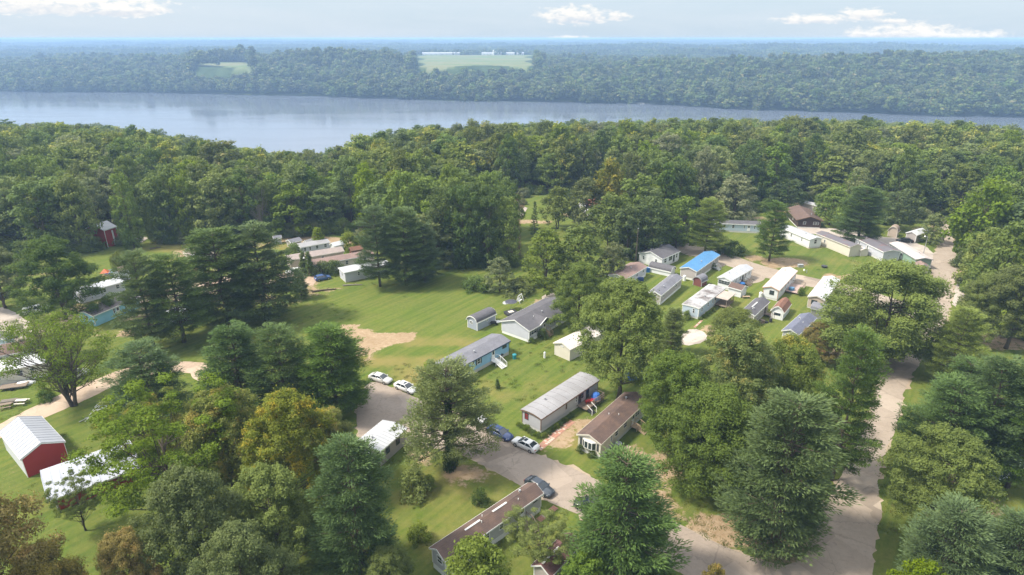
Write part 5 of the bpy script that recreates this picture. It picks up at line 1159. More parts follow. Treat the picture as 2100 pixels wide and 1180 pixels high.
fhouse(752, 2190, 30, 14, 6, 3, 'farm_building', 'white farm house in the small clearing left of the far field', 'farm building')
x = (1012 - CU) / F * (2380 * cp + 45 * sp); si = empty('silo', (x, 2380, float(elev(np.array([x]), np.array([2380.]))[0])), 0, 'thin white silo beside the far farm sheds', 'silo')
MB().tube([(0, 0, -1), (0, 0, 16)], [3, 3], 12).build('tower', FB, si); MB().tube([(0, 0, 16), (0, 0, 17.5), (0, 0, 18.6)], [3.1, 2.2, .3], 12).build('dome', METAL, si)
# jetty on the far shore
g0 = G(1322, 213.2, -50); pj = empty('pier', (g0.x, g0.y, -50), math.pi * .93, 'small white jetty on the far bank of the river', 'pier')
MB().box(0, -1.3, .9, 26, 1.3, 1.15).build('deck', WHITE, pj)
for i in range(6): MB().tube([(2 + i * 4.6, 1.1, -4), (2 + i * 4.6, 1.1, 1.5)], [.18, .18], 6).build('pile', WOOD, pj)

# --------------------------------------------------- extras attached to homes
# porch gable of the grey double-wide
r, s, L, W = hC['root'], hC['s'], hC['L'], hC['W']
c = L * .34; MB().add([(c - 2.2, s * -.45, 3.0), (c + 2.2, s * -.45, 3.0), (c, s * -.45, 3.95), (c - 2.2, s * 1.6, 3.45), (c + 2.2, s * 1.6, 3.45), (c, s * 3.2, 4.25)], [(0, 1, 2), (0, 2, 5, 3), (1, 4, 5, 2), (0, 3, 4, 1), (3, 5, 4)]).build('porch_roof', R_CHAR, r)
fm = MB(); fm.bar((c - 2.3, s * -.5, 2.98), (c, s * -.5, 4.0), .14); fm.bar((c + 2.3, s * -.5, 2.98), (c, s * -.5, 4.0), .14); fm.build('porch_trim', WHITE, r)
steps(hC, c, .65, TANW, 1.3, 3, 1.0)
steps(hD, hD['L'] * .70, .85, WHITE, 1.3, 6, 1.3)
steps(hF, hF['L'] * .78, .9, WOOD, 1.3, 4, 1.2)
steps(hJ, hJ['L'] * .74, .65, METAL, 1.3, 3, 1.4)
steps(hL, hL['L'] * .58, .55, WOOD, 1.5, 3, 1.6)
steps(hB, hB['L'] * .70, .65, TANW, 1.3, 5, 1.2)
steps(hN, hN['L'] * .8, .55, WOOD, 1.3, 3, 1.6)
# bay window of the cream home
r, s, W = hB['root'], hB['s'], hB['W']; z0, z1 = 1.25, 2.5
bay = MB(); bp = [(.0, W * .2), (-.45, W * .33), (-.45, W * .67), (0, W * .8)]
bay.add([(a, s * b, z0) for a, b in bp] + [(a, s * b, z1 + .1) for a, b in bp], [(0, 1, 5, 4), (1, 2, 6, 5), (2, 3, 7, 6), (4, 5, 6, 7), (0, 3, 2, 1)])
bo = bay.build('bay_window', WHITE, r)
for (a0, b0), (a1, b1) in zip(bp, bp[1:]):
    n_ = 2 if abs(b1 - b0) > 1 else 1
    for k in range(n_):
        q0, q1 = (k + .12) / n_, (k + .88) / n_; nx, ny = -(abs(b1 - b0)), (-(a1 - a0)) * (1 if b1 > b0 else -1)
        l = math.hypot(a1 - a0, b1 - b0); ox, oy = -(b1 - b0) / l * .02, (a1 - a0) / l * .02
        p = [(a0 + (a1 - a0) * q + ox, s * (b0 + (b1 - b0) * q + oy)) for q in (q0, q1)]
        MB().add([(*p[0], z0 + .12), (*p[1], z0 + .12), (*p[1], z1 - .05), (*p[0], z1 - .05), (p[0][0] + .015, p[0][1], z0 + .12), (p[1][0] + .015, p[1][1], z0 + .12), (p[1][0] + .015, p[1][1], z1 - .05), (p[0][0] + .015, p[0][1], z1 - .05)],
                 [(0, 1, 2, 3), (4, 7, 6, 5), (0, 4, 5, 1), (1, 5, 6, 2), (2, 6, 7, 3), (3, 7, 4, 0)]).build('pane', GLASS, bo)
for q in (.12, .88): MB().box(-.05, s * (W * q - .17), z0 - .02, 0.01, s * (W * q + .17), z1 + .02).build('shutter', DARKTRIM, r)
# deck of the flat-roofed grey home
r, s, L, W = hA['root'], hA['s'], hA['L'], hA['W']
d0, d1 = L * .60, L * .93
dk = MB(); nb_ = int((d1 - d0) / .28)
dk.box(d0, s * -.05, .55, d1, s * -2.2, .66); dko = dk.build('deck', WOOD, r)
for q in range(11): MB().box(d0 + .02, s * -(.06 + q * .2), .662, d1 - .02, s * -(.06 + q * .2 + .17), .69).build('plank', WOOD, dko)
rl = MB()
for q in range(9):
    xx = d0 + 1.4 + (d1 - d0 - 1.4) * q / 8; rl.box(xx - .04, s * -2.13, -.2, xx + .04, s * -2.2, 1.6)
rl.bar((d0 + 1.4, s * -2.16, 1.6), (d1, s * -2.16, 1.6), .1); rl.bar((d0 + 1.4, s * -2.16, 1.15), (d1, s * -2.16, 1.15), .06); rl.bar((d1 - .05, s * -2.16, 1.6), (d1 - .05, s * -.1, 1.6), .08)
rl.build('deck_railing', WOOD, r)
for i in range(4): MB().box(d0 + .1, s * -(2.21 + i * .27), .50 - i * .13 - .06, d0 + 1.3, s * -(2.21 + i * .27 + .26), .50 - i * .13).build('step', DKMETAL, r)
sr = MB()
for dx in (.05, 1.35): sr.bar((d0 + dx, s * -2.2, 1.6), (d0 + dx, s * -3.3, .95), .09); sr.box(d0 + dx - .04, s * -3.26, -.1, d0 + dx + .04, s * -3.34, .95)
sr.build('stair_rail', WHITE, r)
def world(hm, a, b, z=0):
    r = hm['root']; ang = r.rotation_euler.z; y = hm['s'] * b
    return Vector((r.location.x + a * math.cos(ang) - y * math.sin(ang), r.location.y + a * math.sin(ang) + y * math.cos(ang), z)), ang
REDP = flat('red_plastic', (.45, .03, .035), .4)
def chair(loc, rz, m, label, group=None):
    r = empty('patio_chair', loc, rz, label, 'chair', group)
    MB().box(-.3, -.28, .36, .3, .28, .42).build('seat', m, r); MB().add([(-.3, .26, .42), (.3, .26, .42), (.26, .5, 1.0), (-.26, .5, 1.0), (-.3, .31, .42), (.3, .31, .42), (.26, .55, 1.0), (-.26, .55, 1.0)], [(0, 1, 2, 3), (4, 7, 6, 5), (0, 4, 5, 1), (1, 5, 6, 2), (2, 6, 7, 3), (3, 7, 4, 0)]).build('backrest', m, r)
    for x in (-.27, .27):
        MB().box(x - .05, -.28, .60, x + .05, .3, .64).build('armrest', m, r)
        for y in (-.24, .24): MB().box(x - .03, y - .03, 0, x + .03, y + .03, .60).build('leg', m, r)
for i, (a, b, lab) in enumerate([(.71, -1.0, 'red plastic chair on the deck of the flat-roofed grey home, nearer the steps'), (.755, -1.5, 'red plastic chair on the deck of the flat-roofed grey home, nearer the blue tarp')]):
    p, an = world(hA, L * a, b, .69); chair(p, an + i * .8 + 2.6, REDP, lab)
p, an = world(hA, L * .86, -1.2, .69)
tb = empty('covered_grill', p, an, 'bulky thing under a bright blue tarp on the deck of the grey home', 'tarp')
MB().tube([(0, 0, 0), (0, 0, .3), (.05, 0, .9), (0, 0, 1.05)], [.95, .9, .6, .15], 9).build('tarp', flat('blue_tarp', (.04, .13, .42), .4), tb)
MB().box(.4, -.6, 0, 1.3, -.5, .7).build('screen', DKMETAL, tb)
# porch awning of the stained-roof home
r, s, L, W = hK['root'], hK['s'], hK['L'], hK['W']
MB().box(L * .60, s * -.1, .45, L * .9, s * -3.0, .56).build('deck', WOOD, r)
for x in (L * .60, L * .75, L * .9):
    MB().box(x - .06, s * -2.85, -.2, x + .06, s * -2.97, 2.4).build('post', WOOD, r)
MB().box(L * .58, s * -.15, 2.42, L * .92, s * -3.2, 2.55).build('porch_roof', roofmat('tan_flat_roof', (.42, .35, .3), (.36, .3, .26), shingle=False), r)
for i in range(3): MB().box(L * .62, s * -(3.02 + i * .28), .42 - i * .14 - .05, L * .72, s * -(3.29 + i * .28), .42 - i * .14).build('step', TANW, r)
rl = MB(); rl.bar((L * .72, s * -2.95, 1.3), (L * .9, s * -2.95, 1.3), .08)
for q in range(8): rl.bar((L * (.72 + .18 * q / 7), s * -2.95, .5), (L * (.72 + .18 * q / 7), s * -2.95, 1.3), .05)
rl.build('railing', WOOD, r)
# deck of the cream-roofed home
r, s, L, W = hM['root'], hM['s'], hM['L'], hM['W']
MB().box(L * .42, s * -.05, .4, L * .8, s * -3.4, .52).build('deck', paint('pinkish_deck', (.42, .31, .27), .8, .3, 2, siding=.15, vert=True), r)
rl = MB(); rl.bar((L * .42, s * -3.35, 1.35), (L * .8, s * -3.35, 1.35), .1); rl.bar((L * .8, s * -.1, 1.35), (L * .8, s * -3.35, 1.35), .1)
for q in range(10): rl.bar((L * (.42 + .38 * q / 9), s * -3.35, .4), (L * (.42 + .38 * q / 9), s * -3.35, 1.35), .05)
rl.build('railing', WOOD, r)
p, an = world(hM, L * .5, -1.2, .52); tb = empty('patio_table', p, an, 'blue covered table on the deck of the cream-roofed home', 'table')
MB().tube([(0, 0, .02), (0, 0, .7), (0, 0, .76)], [.75, .7, .4], 8).build('cover', flat('blue_cover', (.10, .22, .36)), tb)
MB().tube([(0, 0, 0), (0, 0, .05)], [.3, .3], 8).build('foot', DKMETAL, tb)

# ------------------------------------------------------------------ vehicles
TYRE = flat('tyre', (.02, .02, .02), .8); RIM = flat('rim', (.4, .4, .41), .3, .6); CGL = flat('car_glass', (.02, .028, .035), .06, spec=.9)
LAMP = flat('headlamp', (.6, .62, .64), .15); TAIL = flat('tail_lamp', (.35, .02, .02), .3)
def carpaint(name, c): return flat(name, c, .28, spec=.5, coat=.5)
def loft(rings, cap=True):
    mb = MB(); n = len(rings[0]); mb.v = [tuple(p) for r_ in rings for p in r_]
    for i in range(len(rings) - 1):
        for k in range(n): mb.f.append((i * n + k, i * n + (k + 1) % n, (i + 1) * n + (k + 1) % n, (i + 1) * n + k))
    if cap: mb.f += [tuple(range(n))[::-1], tuple((len(rings) - 1) * n + k for k in range(n))]
    return mb
def car(u0, v0, u1, v1, pm, label, kind='sedan', sunroof=False, name='parked_car', cat='car', length=None, group='cars parked in the village'):
    """(u0,v0) rear, (u1,v1) front, on the ground"""
    a, b = G(u0, v0), G(u1, v1); d = b - a; ln = length or {'sedan': 4.75, 'suv': 4.7, 'hatch': 4.3, 'pickup': 5.5}[kind]
    r = empty(name, (a + b) / 2, math.atan2(d.y, d.x), label, cat, group); S = ln / 4.75
    hw = .89 if kind != 'pickup' else .95
    # body stations: x, z_bottom, z_top, half width
    st = {'sedan': [(-2.36, .42, .78, .70), (-2.28, .26, .96, .82), (-1.9, .22, 1.02, .87), (-1.2, .2, 1.0, .89), (0, .2, .98, .9), (.8, .2, .97, .9), (1.3, .2, .92, .89), (2.0, .22, .80, .85), (2.28, .26, .68, .76), (2.38, .36, .56, .62)],
          'hatch': [(-2.36, .45, .95, .74), (-2.28, .3, 1.05, .84), (-1.7, .22, 1.04, .88), (0, .2, 1.0, .9), (1.2, .2, .95, .89), (2.0, .24, .84, .85), (2.3, .3, .70, .74), (2.38, .4, .58, .6)],
          'suv': [(-2.36, .5, 1.1, .78), (-2.3, .34, 1.2, .86), (-1.6, .28, 1.2, .9), (0, .28, 1.17, .92), (1.2, .28, 1.12, .91), (2.0, .3, 1.0, .88), (2.32, .36, .86, .78), (2.38, .5, .7, .7)],
          'pickup': [(-2.36, .55, 1.05, .86), (-2.3, .42, 1.2, .9), (-1.0, .36, 1.2, .92), (0, .36, 1.18, .92), (1.1, .36, 1.14, .92), (2.0, .36, 1.05, .88), (2.32, .42, .92, .8), (2.38, .55, .75, .7)]}[kind]
    def ring(x, zb, zt, w_): return [(x * S, -w_ * .92, zb), (x * S, -w_, zb + (zt - zb) * .35), (x * S, -w_ * .97, zb + (zt - zb) * .8), (x * S, -w_ * .84, zt), (x * S, 0, zt + .03), (x * S, w_ * .84, zt), (x * S, w_ * .97, zb + (zt - zb) * .8), (x * S, w_, zb + (zt - zb) * .35), (x * S, w_ * .92, zb), (x * S, 0, zb)]
    loft([ring(*q) for q in st]).build('body', pm, r, True)
    if kind == 'sedan': gh = [(-1.95, -1.25, .35, 1.45)]; roofz = 1.42
    # greenhouse: base x range and roof x range
    bx0, rx0, rx1, bx1, zb, zt = {'sedan': (-1.85, -1.1, .25, 1.15, .98, 1.42), 'hatch': (-2.15, -1.75, .2, 1.1, 1.0, 1.47), 'suv': (-2.25, -2.0, .35, 1.1, 1.15, 1.72), 'pickup': (-.75, -.55, .55, 1.15, 1.15, 1.78)}[kind]
    def gr(x, z, w_): return (x * S, w_, z)
    g = MB(); wb, wt = .80, .64
    g.add([(bx0 * S, -wb, zb), (bx1 * S, -wb, zb), (bx1 * S, wb, zb), (bx0 * S, wb, zb), (rx0 * S, -wt, zt - .03), (rx1 * S, -wt, zt - .03), (rx1 * S, wt, zt - .03), (rx0 * S, wt, zt - .03)],
          [(0, 1, 5, 4), (1, 2, 6, 5), (2, 3, 7, 6), (3, 0, 4, 7), (4, 5, 6, 7), (0, 3, 2, 1)]); g.build('windows', CGL, r)
    rf_ = MB(); rf_.add([(rx0 * S - .05, -wt - .02, zt - .04), (rx1 * S + .05, -wt - .02, zt - .04), (rx1 * S + .05, wt + .02, zt - .04), (rx0 * S - .05, wt + .02, zt - .04), (rx0 * S + .08, -wt * .85, zt + .03), (rx1 * S - .1, -wt * .85, zt + .04), (rx1 * S - .1, wt * .85, zt + .04), (rx0 * S + .08, wt * .85, zt + .03)],
          [(0, 1, 5, 4), (1, 2, 6, 5), (2, 3, 7, 6), (3, 0, 4, 7), (4, 5, 6, 7), (0, 3, 2, 1)]); ro = rf_.build('roof', pm, r)
    if sunroof: MB().box(-.35 * S, -.38, zt + .036, .15 * S, .38, zt + .048).build('sunroof', CGL, ro)
    for sg in (-1, 1):
        MB().bar((bx0 * S, sg * wb, zb), (rx0 * S, sg * wt, zt - .02), .09).build('pillar', pm, r); MB().bar((bx1 * S, sg * wb, zb), (rx1 * S, sg * wt, zt - .02), .07).build('pillar', pm, r)
        xm = (bx0 + bx1) / 2 * S - .1; MB().bar((xm, sg * (wb + .005), zb), (xm, sg * (wt + .01), zt - .02), .07).build('pillar', pm, r)
    if kind == 'pickup':
        MB().add([(-2.3 * S, -.84, 1.16), (-.85 * S, -.84, 1.16), (-.85 * S, .84, 1.16), (-2.3 * S, .84, 1.16), (-2.2 * S, -.7, 1.72), (-.85 * S, -.7, 1.75), (-.85 * S, .7, 1.75), (-2.2 * S, .7, 1.72)], [(0, 1, 5, 4), (1, 2, 6, 5), (2, 3, 7, 6), (3, 0, 4, 7), (4, 5, 6, 7), (0, 3, 2, 1)]).build('truck_cap', pm, r)
        for sg in (-1, 1): MB().add([(-2.1 * S, sg * .80, 1.3), (-1.0 * S, sg * .80, 1.3), (-1.0 * S, sg * .745, 1.6), (-2.05 * S, sg * .745, 1.6)], [(0, 1, 2, 3)]).build('cap_window', CGL, r)
    for x in (-1.42, 1.42):
        for sg in (-1, 1):
            y0, y1 = sg * (hw - .22), sg * (hw + .015); rw = .33 if kind in ('sedan', 'hatch') else .37
            wh = empty('wheel', (x * S, 0, rw)); wh.parent = r
            MB().tube([(0, y0, 0), (0, y1, 0)], [rw, rw], 16).build('tyre', TYRE, wh); MB().tube([(0, y1 - sg * .02, 0), (0, y1 + sg * .012, 0)], [rw * .62, rw * .6], 10).build('rim', RIM, wh)
    zl = st[-3][2] - .12
    for sg in (-1, 1):
        MB().add([(2.2 * S, sg * .5, zl - .1), (2.36 * S, sg * .5, zl - .18), (2.12 * S, sg * .83, zl - .1), (2.2 * S, sg * .5, zl + .06), (2.31 * S, sg * .5, zl - .02), (2.0 * S, sg * .86, zl + .06)], [(0, 1, 2), (3, 4, 5), (1, 4, 5, 2), (0, 3, 4, 1), (0, 2, 5, 3)]).build('headlight', LAMP, r)
        MB().box(-2.37 * S, sg * .5, .72, -2.27 * S, sg * .8, .88).build('tail_light', TAIL, r)
        MB().box(.85 * S, sg * .88, zb - .02, 1.02 * S, sg * 1.04, zb + .12).build('mirror', pm, r)
    return r
PW = carpaint('white_car_paint', (.72, .72, .71)); PS = carpaint('silver_car_paint', (.50, .50, .48)); PB = carpaint('navy_car_paint', (.025, .05, .15)); PG = carpaint('dark_grey_car_paint', (.045, .055, .07)); PK = carpaint('black_car_paint', (.02, .02, .022)); PBL = carpaint('blue_car_paint', (.04, .09, .24))
car(1101, 928, 1055, 907, PW, 'white sedan with a sunroof, nearest the stepping-stone path', sunroof=True)
car(1005, 884, 1046, 904, PB, 'dark blue sedan parked in front of the white one')
car(955, 852, 993, 872, PS, 'silver car half hidden behind the spreading pine', 'suv')
car(813, 792, 852, 808, PW, 'white sedan with a sunroof on the edge of the cul-de-sac', sunroof=True)
car(762, 776, 800, 787, PS, 'pale silver sedan at the top of the cul-de-sac')
car(1083, 990, 1131, 1020, PG, 'dark grey sedan behind the end of the long brown roof')
car(1240, 1050, 1184, 1038, PK, 'black car under the big dark green pine', 'suv')
car(648, 577, 676, 571, PBL, 'blue hatchback by the clipped bushes', 'hatch')
car(617, 559, 590, 562, PW, 'white car next to the dark columnar evergreens')
car(57, 646, 98, 636, PW, 'white pickup with a truck cap at the gravel yard', 'pickup')
car(1868, 498, 1841, 496, PK, 'black car outside the small beige house')
car(1470, 511, 1458, 500, PS, 'silver car under the yellow-green pine', 'hatch')
car(-8, 618, 28, 600, PK, 'dark car at the left edge of the photo', 'suv')
car(140, 780, 172, 768, PS, 'silver car behind the thin-leaved tree')
car(1222, 446, 1234, 437, PW, 'white car outside the red-roofed house')
car(1210, 446, 1204, 438, PS, 'grey car left of the white one outside the red-roofed house')
car(395, 530, 412, 541, PW, 'white van on the gravel behind the pines', 'suv')
car(500, 508, 512, 511, PK, 'small black car at the edge of the dry grass', 'hatch')

# ------------------------------------------------------------------ street furniture and yard things
def lamp(u, v, h, label, ang=0):
    g = G(u, v); r = empty('street_lamp', g, ang, label, 'street lamp', 'street lamps of the village')
    MB().tube([(0, 0, -.5), (0, 0, h)], [.11, .07], 7).build('pole', WOOD if h > 7 else METAL, r)
    MB().tube([(0, 0, h - .3), (-.8, 0, h + .1)], [.04, .04], 5).build('arm', METAL, r); MB().tube([(-.8, 0, h - .2), (-.8, 0, h + .15)], [.26, .16], 8).build('lamp_head', WHITE, r)
lamp(1893, 523, 5.8, 'street lamp on the grass corner by the right-hand road'); lamp(1778, 788, 6.0, 'street lamp on the grass verge below the round maple', 3.14); lamp(634, 566, 5.2, 'lamp between the two columnar evergreens')
wp = empty('wooden_pole', G(1303, 546), 0, 'tall bare wooden pole at the left end of the white double-wide', 'pole'); MB().tube([(0, 0, -.5), (0, 0, 11)], [.18, .12], 7).build('shaft', BARK, wp); MB().tube([(0, 0, 11), (0, 0, 11.15)], [.14, .1], 7).build('cap', METAL, wp)
lamp(1654, 560, .9, 'short lamp post on the grass beyond the lane')
def prop(name, u, v, label, cat, parts, rz=0, z=0, group=None):
    r = empty(name, G(u, v) + Vector((0, 0, z)), rz, label, cat, group)
    for nm, m, mat in parts: m.build(nm, mat, r)
    return r
TEAL = flat('teal_plastic', (.02, .22, .26)); GREENB = flat('green_metal', (.05, .12, .07)); BLUEP = flat('blue_plastic', (.02, .12, .35), .5)
prop('bin', 1055, 736, 'teal bin on the lawn right of the blue home', 'bin', [('body', MB().tube([(0, 0, 0), (0, 0, .95)], [.36, .42], 12), TEAL), ('lid', MB().tube([(0, 0, .952), (0, 0, 1.05)], [.45, .3], 12), TEAL)])
prop('utility_post', 1117, 734, 'white cylindrical post on the lawn between blue home and garage', 'post', [('body', MB().tube([(0, 0, 0), (0, 0, 1.2)], [.24, .24], 12), WHITE), ('cap', MB().tube([(0, 0, 1.2), (0, 0, 1.35)], [.26, .1], 12), METAL)])
prop('air_conditioner', 1268, 919, 'round grey air conditioner beside the cream home', 'air conditioner', [('body', MB().tube([(0, 0, 0), (0, 0, .95)], [.55, .55], 14), flat('ac_grey', (.16, .2, .22))), ('fan_grille', MB().tube([(0, 0, .952), (0, 0, 1.0)], [.5, .2], 14), METAL)])
prop('grill', 1028, 735, 'round black grill beside the white steps of the blue home', 'grill', [('bowl', MB().tube([(0, 0, .6), (0, 0, .85), (0, 0, 1.15)], [.2, .5, .12], 12), DKMETAL), ('leg', MB().tube([(0, 0, 0), (0, 0, .62)], [.05, .05], 6), DKMETAL), ('wheel', MB().tube([(.2, -.3, .1), (.2, .3, .1)], [.1, .1], 8), DKMETAL)])
prop('propane_tank', 1403, 576, 'white upright gas tank at the gable of the blue-roofed home', 'gas tank', [('tank', MB().tube([(0, 0, 0), (0, 0, 1.4), (0, 0, 1.65)], [.42, .42, .1], 12), WHITE), ('valve', MB().box(-.08, -.08, 1.65, .08, .08, 1.8), METAL)])
prop('propane_tank', 1559, 612, 'white upright gas tank at the gable of the cream-roofed home', 'gas tank', [('tank', MB().tube([(0, 0, 0), (0, 0, 1.5), (0, 0, 1.75)], [.42, .42, .1], 12), WHITE), ('valve', MB().box(-.08, -.08, 1.75, .08, .08, 1.9), METAL)])
prop('storage_bin', 1521, 590, 'blue tank by the door of the white-roofed home', 'bin', [('body', MB().tube([(0, 0, 0), (0, 0, 1.3)], [.7, .7], 12), BLUEP), ('lid', MB().tube([(0, 0, 1.3), (0, 0, 1.4)], [.72, .5], 12), BLUEP)])
prop('storage_bin', 1327, 558, 'blue bin at the end of the black-roofed shed', 'bin', [('body', MB().box(-.6, -.5, 0, .6, .5, 1.2), BLUEP), ('lid', MB().box(-.65, -.55, 1.2, .65, .55, 1.3), BLUEP)])
prop('storage_bin', 1312, 577, 'blue covered cart beside the pinkish-roofed home', 'bin', [('body', MB().box(-.9, -.5, .2, .9, .5, 1.0), flat('navy_cover', (.02, .05, .16))), ('wheel', MB().tube([(-.6, -.55, .2), (-.6, .55, .2)], [.2, .2], 8), TYRE)])
prop('storage_bin', 254, 645, 'blue barrel beside the steps of the pale aqua home', 'bin', [('body', MB().tube([(0, 0, 0), (0, 0, 1.1)], [.5, .5], 12), BLUEP), ('lid', MB().tube([(0, 0, 1.1), (0, 0, 1.2)], [.52, .3], 12), BLUEP)])
# patio umbrella and fire table
pu = MB(); pu.tube([(0, 0, 2.15), (0, 0, 2.35), (0, 0, 2.5)], [1.5, .8, .05], 8)
prop('patio_umbrella', 1048, 636, 'dark patio umbrella behind the grey shed', 'umbrella', [('canopy', pu, flat('charcoal_fabric', (.06, .06, .08))), ('pole', MB().tube([(0, 0, 0), (0, 0, 2.2)], [.04, .04], 6), METAL), ('base', MB().tube([(0, 0, 0), (0, 0, .12)], [.35, .3], 10), DKMETAL)])
prop('patio_table', 1048, 645, 'dark square patio table with a pale top between the grey shed and the double-wide', 'table', [('base', MB().box(-1.3, -1.1, 0, 1.3, 1.1, .5), DKMETAL), ('rim', MB().box(-1.4, -1.2, .5, 1.4, 1.2, .62), DKMETAL), ('top', MB().box(-.6, -.5, .622, .6, .5, .75), CREAMT)], .5)
ls = MB(); 
for x in (-1, 1): ls.bar((x, -.6, 0), (x, 0, 1.9), .09); ls.bar((x, .6, 0), (x, 0, 1.9), .09)
ls.bar((-1.1, 0, 1.9), (1.1, 0, 1.9), .1)
prop('garden_swing', 1066, 620, 'white garden swing behind the grey double-wide', 'swing', [('frame', ls, WHITE), ('seat', MB().box(-.8, -.3, .5, .8, .25, .56), WHITE), ('backrest', MB().box(-.8, .25, .56, .8, .32, 1.1), WHITE)], 1.1)
prop('stone_pile', 1037, 622, 'low pile of pale stones on the grass left of the garden swing', 'stones', [('stone', MB().tube([(0, 0, -.1), (0, 0, .35), (0, 0, .5)], [.9, .6, .1], 7), METAL), ('stone', MB().tube([(.9, .2, -.1), (.9, .2, .25), (.9, .2, .32)], [.6, .4, .1], 6), METAL)])
# grey arched shed next to the double-wide
hS = home('shed', 'grey arched-roof shed standing alone on the field by the double-wide', (956, 673), (979, 679), (1016, 661), 2.1, 1.0, 'barrel', W_SLATE, R_GREY if 0 else R_CHAR, 0, WHITE, side=[dict(c=.55, w=.5, h=.5, z=1.2)], end=[dict(c=.6, w=1.0, h=.7, z=1.2)], cat='shed', vents=0, far=False)
prop('wheelbarrow', 1012, 667, 'dark wheelbarrow leaning at the side of the grey arched-roof shed', 'wheelbarrow', [('tray', MB().add([(-.5, -.3, .4), (.5, -.3, .4), (.5, .3, .4), (-.5, .3, .4), (-.7, -.45, .8), (.7, -.45, .8), (.7, .45, .8), (-.7, .45, .8)], [(0, 1, 5, 4), (1, 2, 6, 5), (2, 3, 7, 6), (3, 0, 4, 7), (0, 3, 2, 1)]), DKMETAL), ('wheel', MB().tube([(.7, -.06, .25), (.7, .06, .25)], [.25, .25], 10), TYRE), ('handle', MB().bar((-.5, .3, .5), (-1.3, .35, .7), .05).bar((-.5, -.3, .5), (-1.3, -.35, .7), .05), WOOD)])
prop('yard_ramp', 1018, 661, 'pale board ramp at the far end of the grey arched-roof shed', 'ramp', [('board', MB().box(-.8, -.6, 0, .8, .6, .12), WHITE), ('lip', MB().box(.8, -.6, 0, 1.0, .6, .06), WHITE)], .5)
# arched metal frames by the dirt track
fr = empty('metal_frames', G(205, 850), .25, 'heap of white arched metal frames on the grass behind the red barn', 'metal frames')
for i in range(7):
    y = i * .75 - 2; x = (i % 2) * .7; n_ = 10
    pts = [(x + -1.6 + 3.2 * q / n_, y + .2 * (i % 3), .1 + .95 * math.sin(math.pi * q / n_)) for q in range(n_ + 1)]
    MB().tube(pts, [.06] * (n_ + 1), 5).build('hoop', WHITE, fr)
fx = MB(); fx.bar((-2.5, -2, .15), (3.5, 3.2, .3), .12); fx.bar((-2, -1, .1), (4.5, 2.2, .15), .12); fx.bar((2, 2.4, .1), (5.6, 2.0, .2), .12); fx.build('rails', METAL, fr)
# upturned boat, picnic benches, wood pile on the left lawn
bo = empty('rowing_boat', G(47, 790), .5, 'small white upturned boat beside the white-roofed home at the left edge', 'boat')
n_ = 9; rings = []
for i in range(n_):
    t_ = i / (n_ - 1); w_ = .95 * math.sin(math.pi * (.12 + .8 * t_)) + .03; h_ = .65 * (.6 + .4 * math.sin(math.pi * t_))
    rings.append([(-2 + 4 * t_, -w_, .02), (-2 + 4 * t_, -w_ * .8, h_ * .6), (-2 + 4 * t_, -w_ * .35, h_), (-2 + 4 * t_, w_ * .35, h_), (-2 + 4 * t_, w_ * .8, h_ * .6), (-2 + 4 * t_, w_, .02)])
loft(rings).build('hull', WHITE, bo, True); MB().bar((-1.9, 0, .42), (1.9, 0, .5), .07).build('keel', METAL, bo)
def bench(u, v, label, rz, m, scale=1):
    r = empty('picnic_table', G(u, v), rz, label, 'picnic table'); 
    MB().box(-.9, -.38, .72, .9, .38, .77).build('table_top', m, r)
    for y in (-.75, .75): MB().box(-.9, y - .14, .42, .9, y + .14, .46).build('bench_seat', m, r)
    lg = MB()
    for x in (-.6, .6): lg.bar((x, -.7, 0), (x, -.25, .72), .08); lg.bar((x, .7, 0), (x, .25, .72), .08); lg.bar((x, -.8, .4), (x, .8, .4), .07)
    lg.build('legs', WOOD, r)
bench(46, 828, 'pale picnic table on the grass by the dirt track at the left', .1, CREAMT); bench(14, 836, 'weathered grey picnic table nearest the left edge', .4, WOOD)
lp = empty('log_pile', G(22, 824), .3, 'pile of grey logs on the grass near the left edge', 'log pile')
for i in range(7): MB().tube([(-1.3 + .1 * (i % 3), -.7 + .32 * (i % 4), .16 + .28 * (i // 4)), (1.2 + .15 * (i % 2), -.7 + .32 * (i % 4) + .05, .16 + .28 * (i // 4))], [.17, .14], 7).build('log', BARKP, lp)
tr_ = empty('utility_trailer', G(30, 796), .3, 'flat utility trailer on the grass beside the upturned boat', 'trailer')
MB().box(-2.2, -.9, .45, 2.2, .9, .6).build('bed', WOOD, tr_); MB().bar((2.2, 0, .5), (3.4, 0, .45), .1).build('tow_bar', METAL, tr_)
for sg in (-1, 1): MB().tube([(0, sg * .95, .33), (0, sg * 1.15, .33)], [.33, .33], 12).build('wheel', TYRE, tr_)
# logs lying on the field
def log(u0, v0, u1, v1, rad, label, m=BARK):
    a, b = G(u0, v0), G(u1, v1); d = b - a
    r = empty('fallen_log', a, math.atan2(d.y, d.x), label, 'log'); L_ = d.length
    MB().tube([(0, 0, rad * .7), (L_ * .4, .15, rad * .8), (L_, 0, rad * .6)], [rad, rad * .85, rad * .5], 7).build('stem', m, r)
    MB().tube([(L_ * .6, 0, rad), (L_ * .72, .5, rad * 2.6)], [rad * .4, .03], 5).build('broken_branch', m, r)
log(640, 600, 690, 594, .28, 'mossy log lying on the field below the blue hatchback'); log(703, 587, 743, 585, .22, 'thin pale log lying in front of the white flat-roofed home', BARKP); log(308, 512, 330, 508, .25, 'dark log on the grass strip beside the red barn')
log(1385, 527, 1410, 520, .1, 'thin stick border on the grass by the end of the lane')
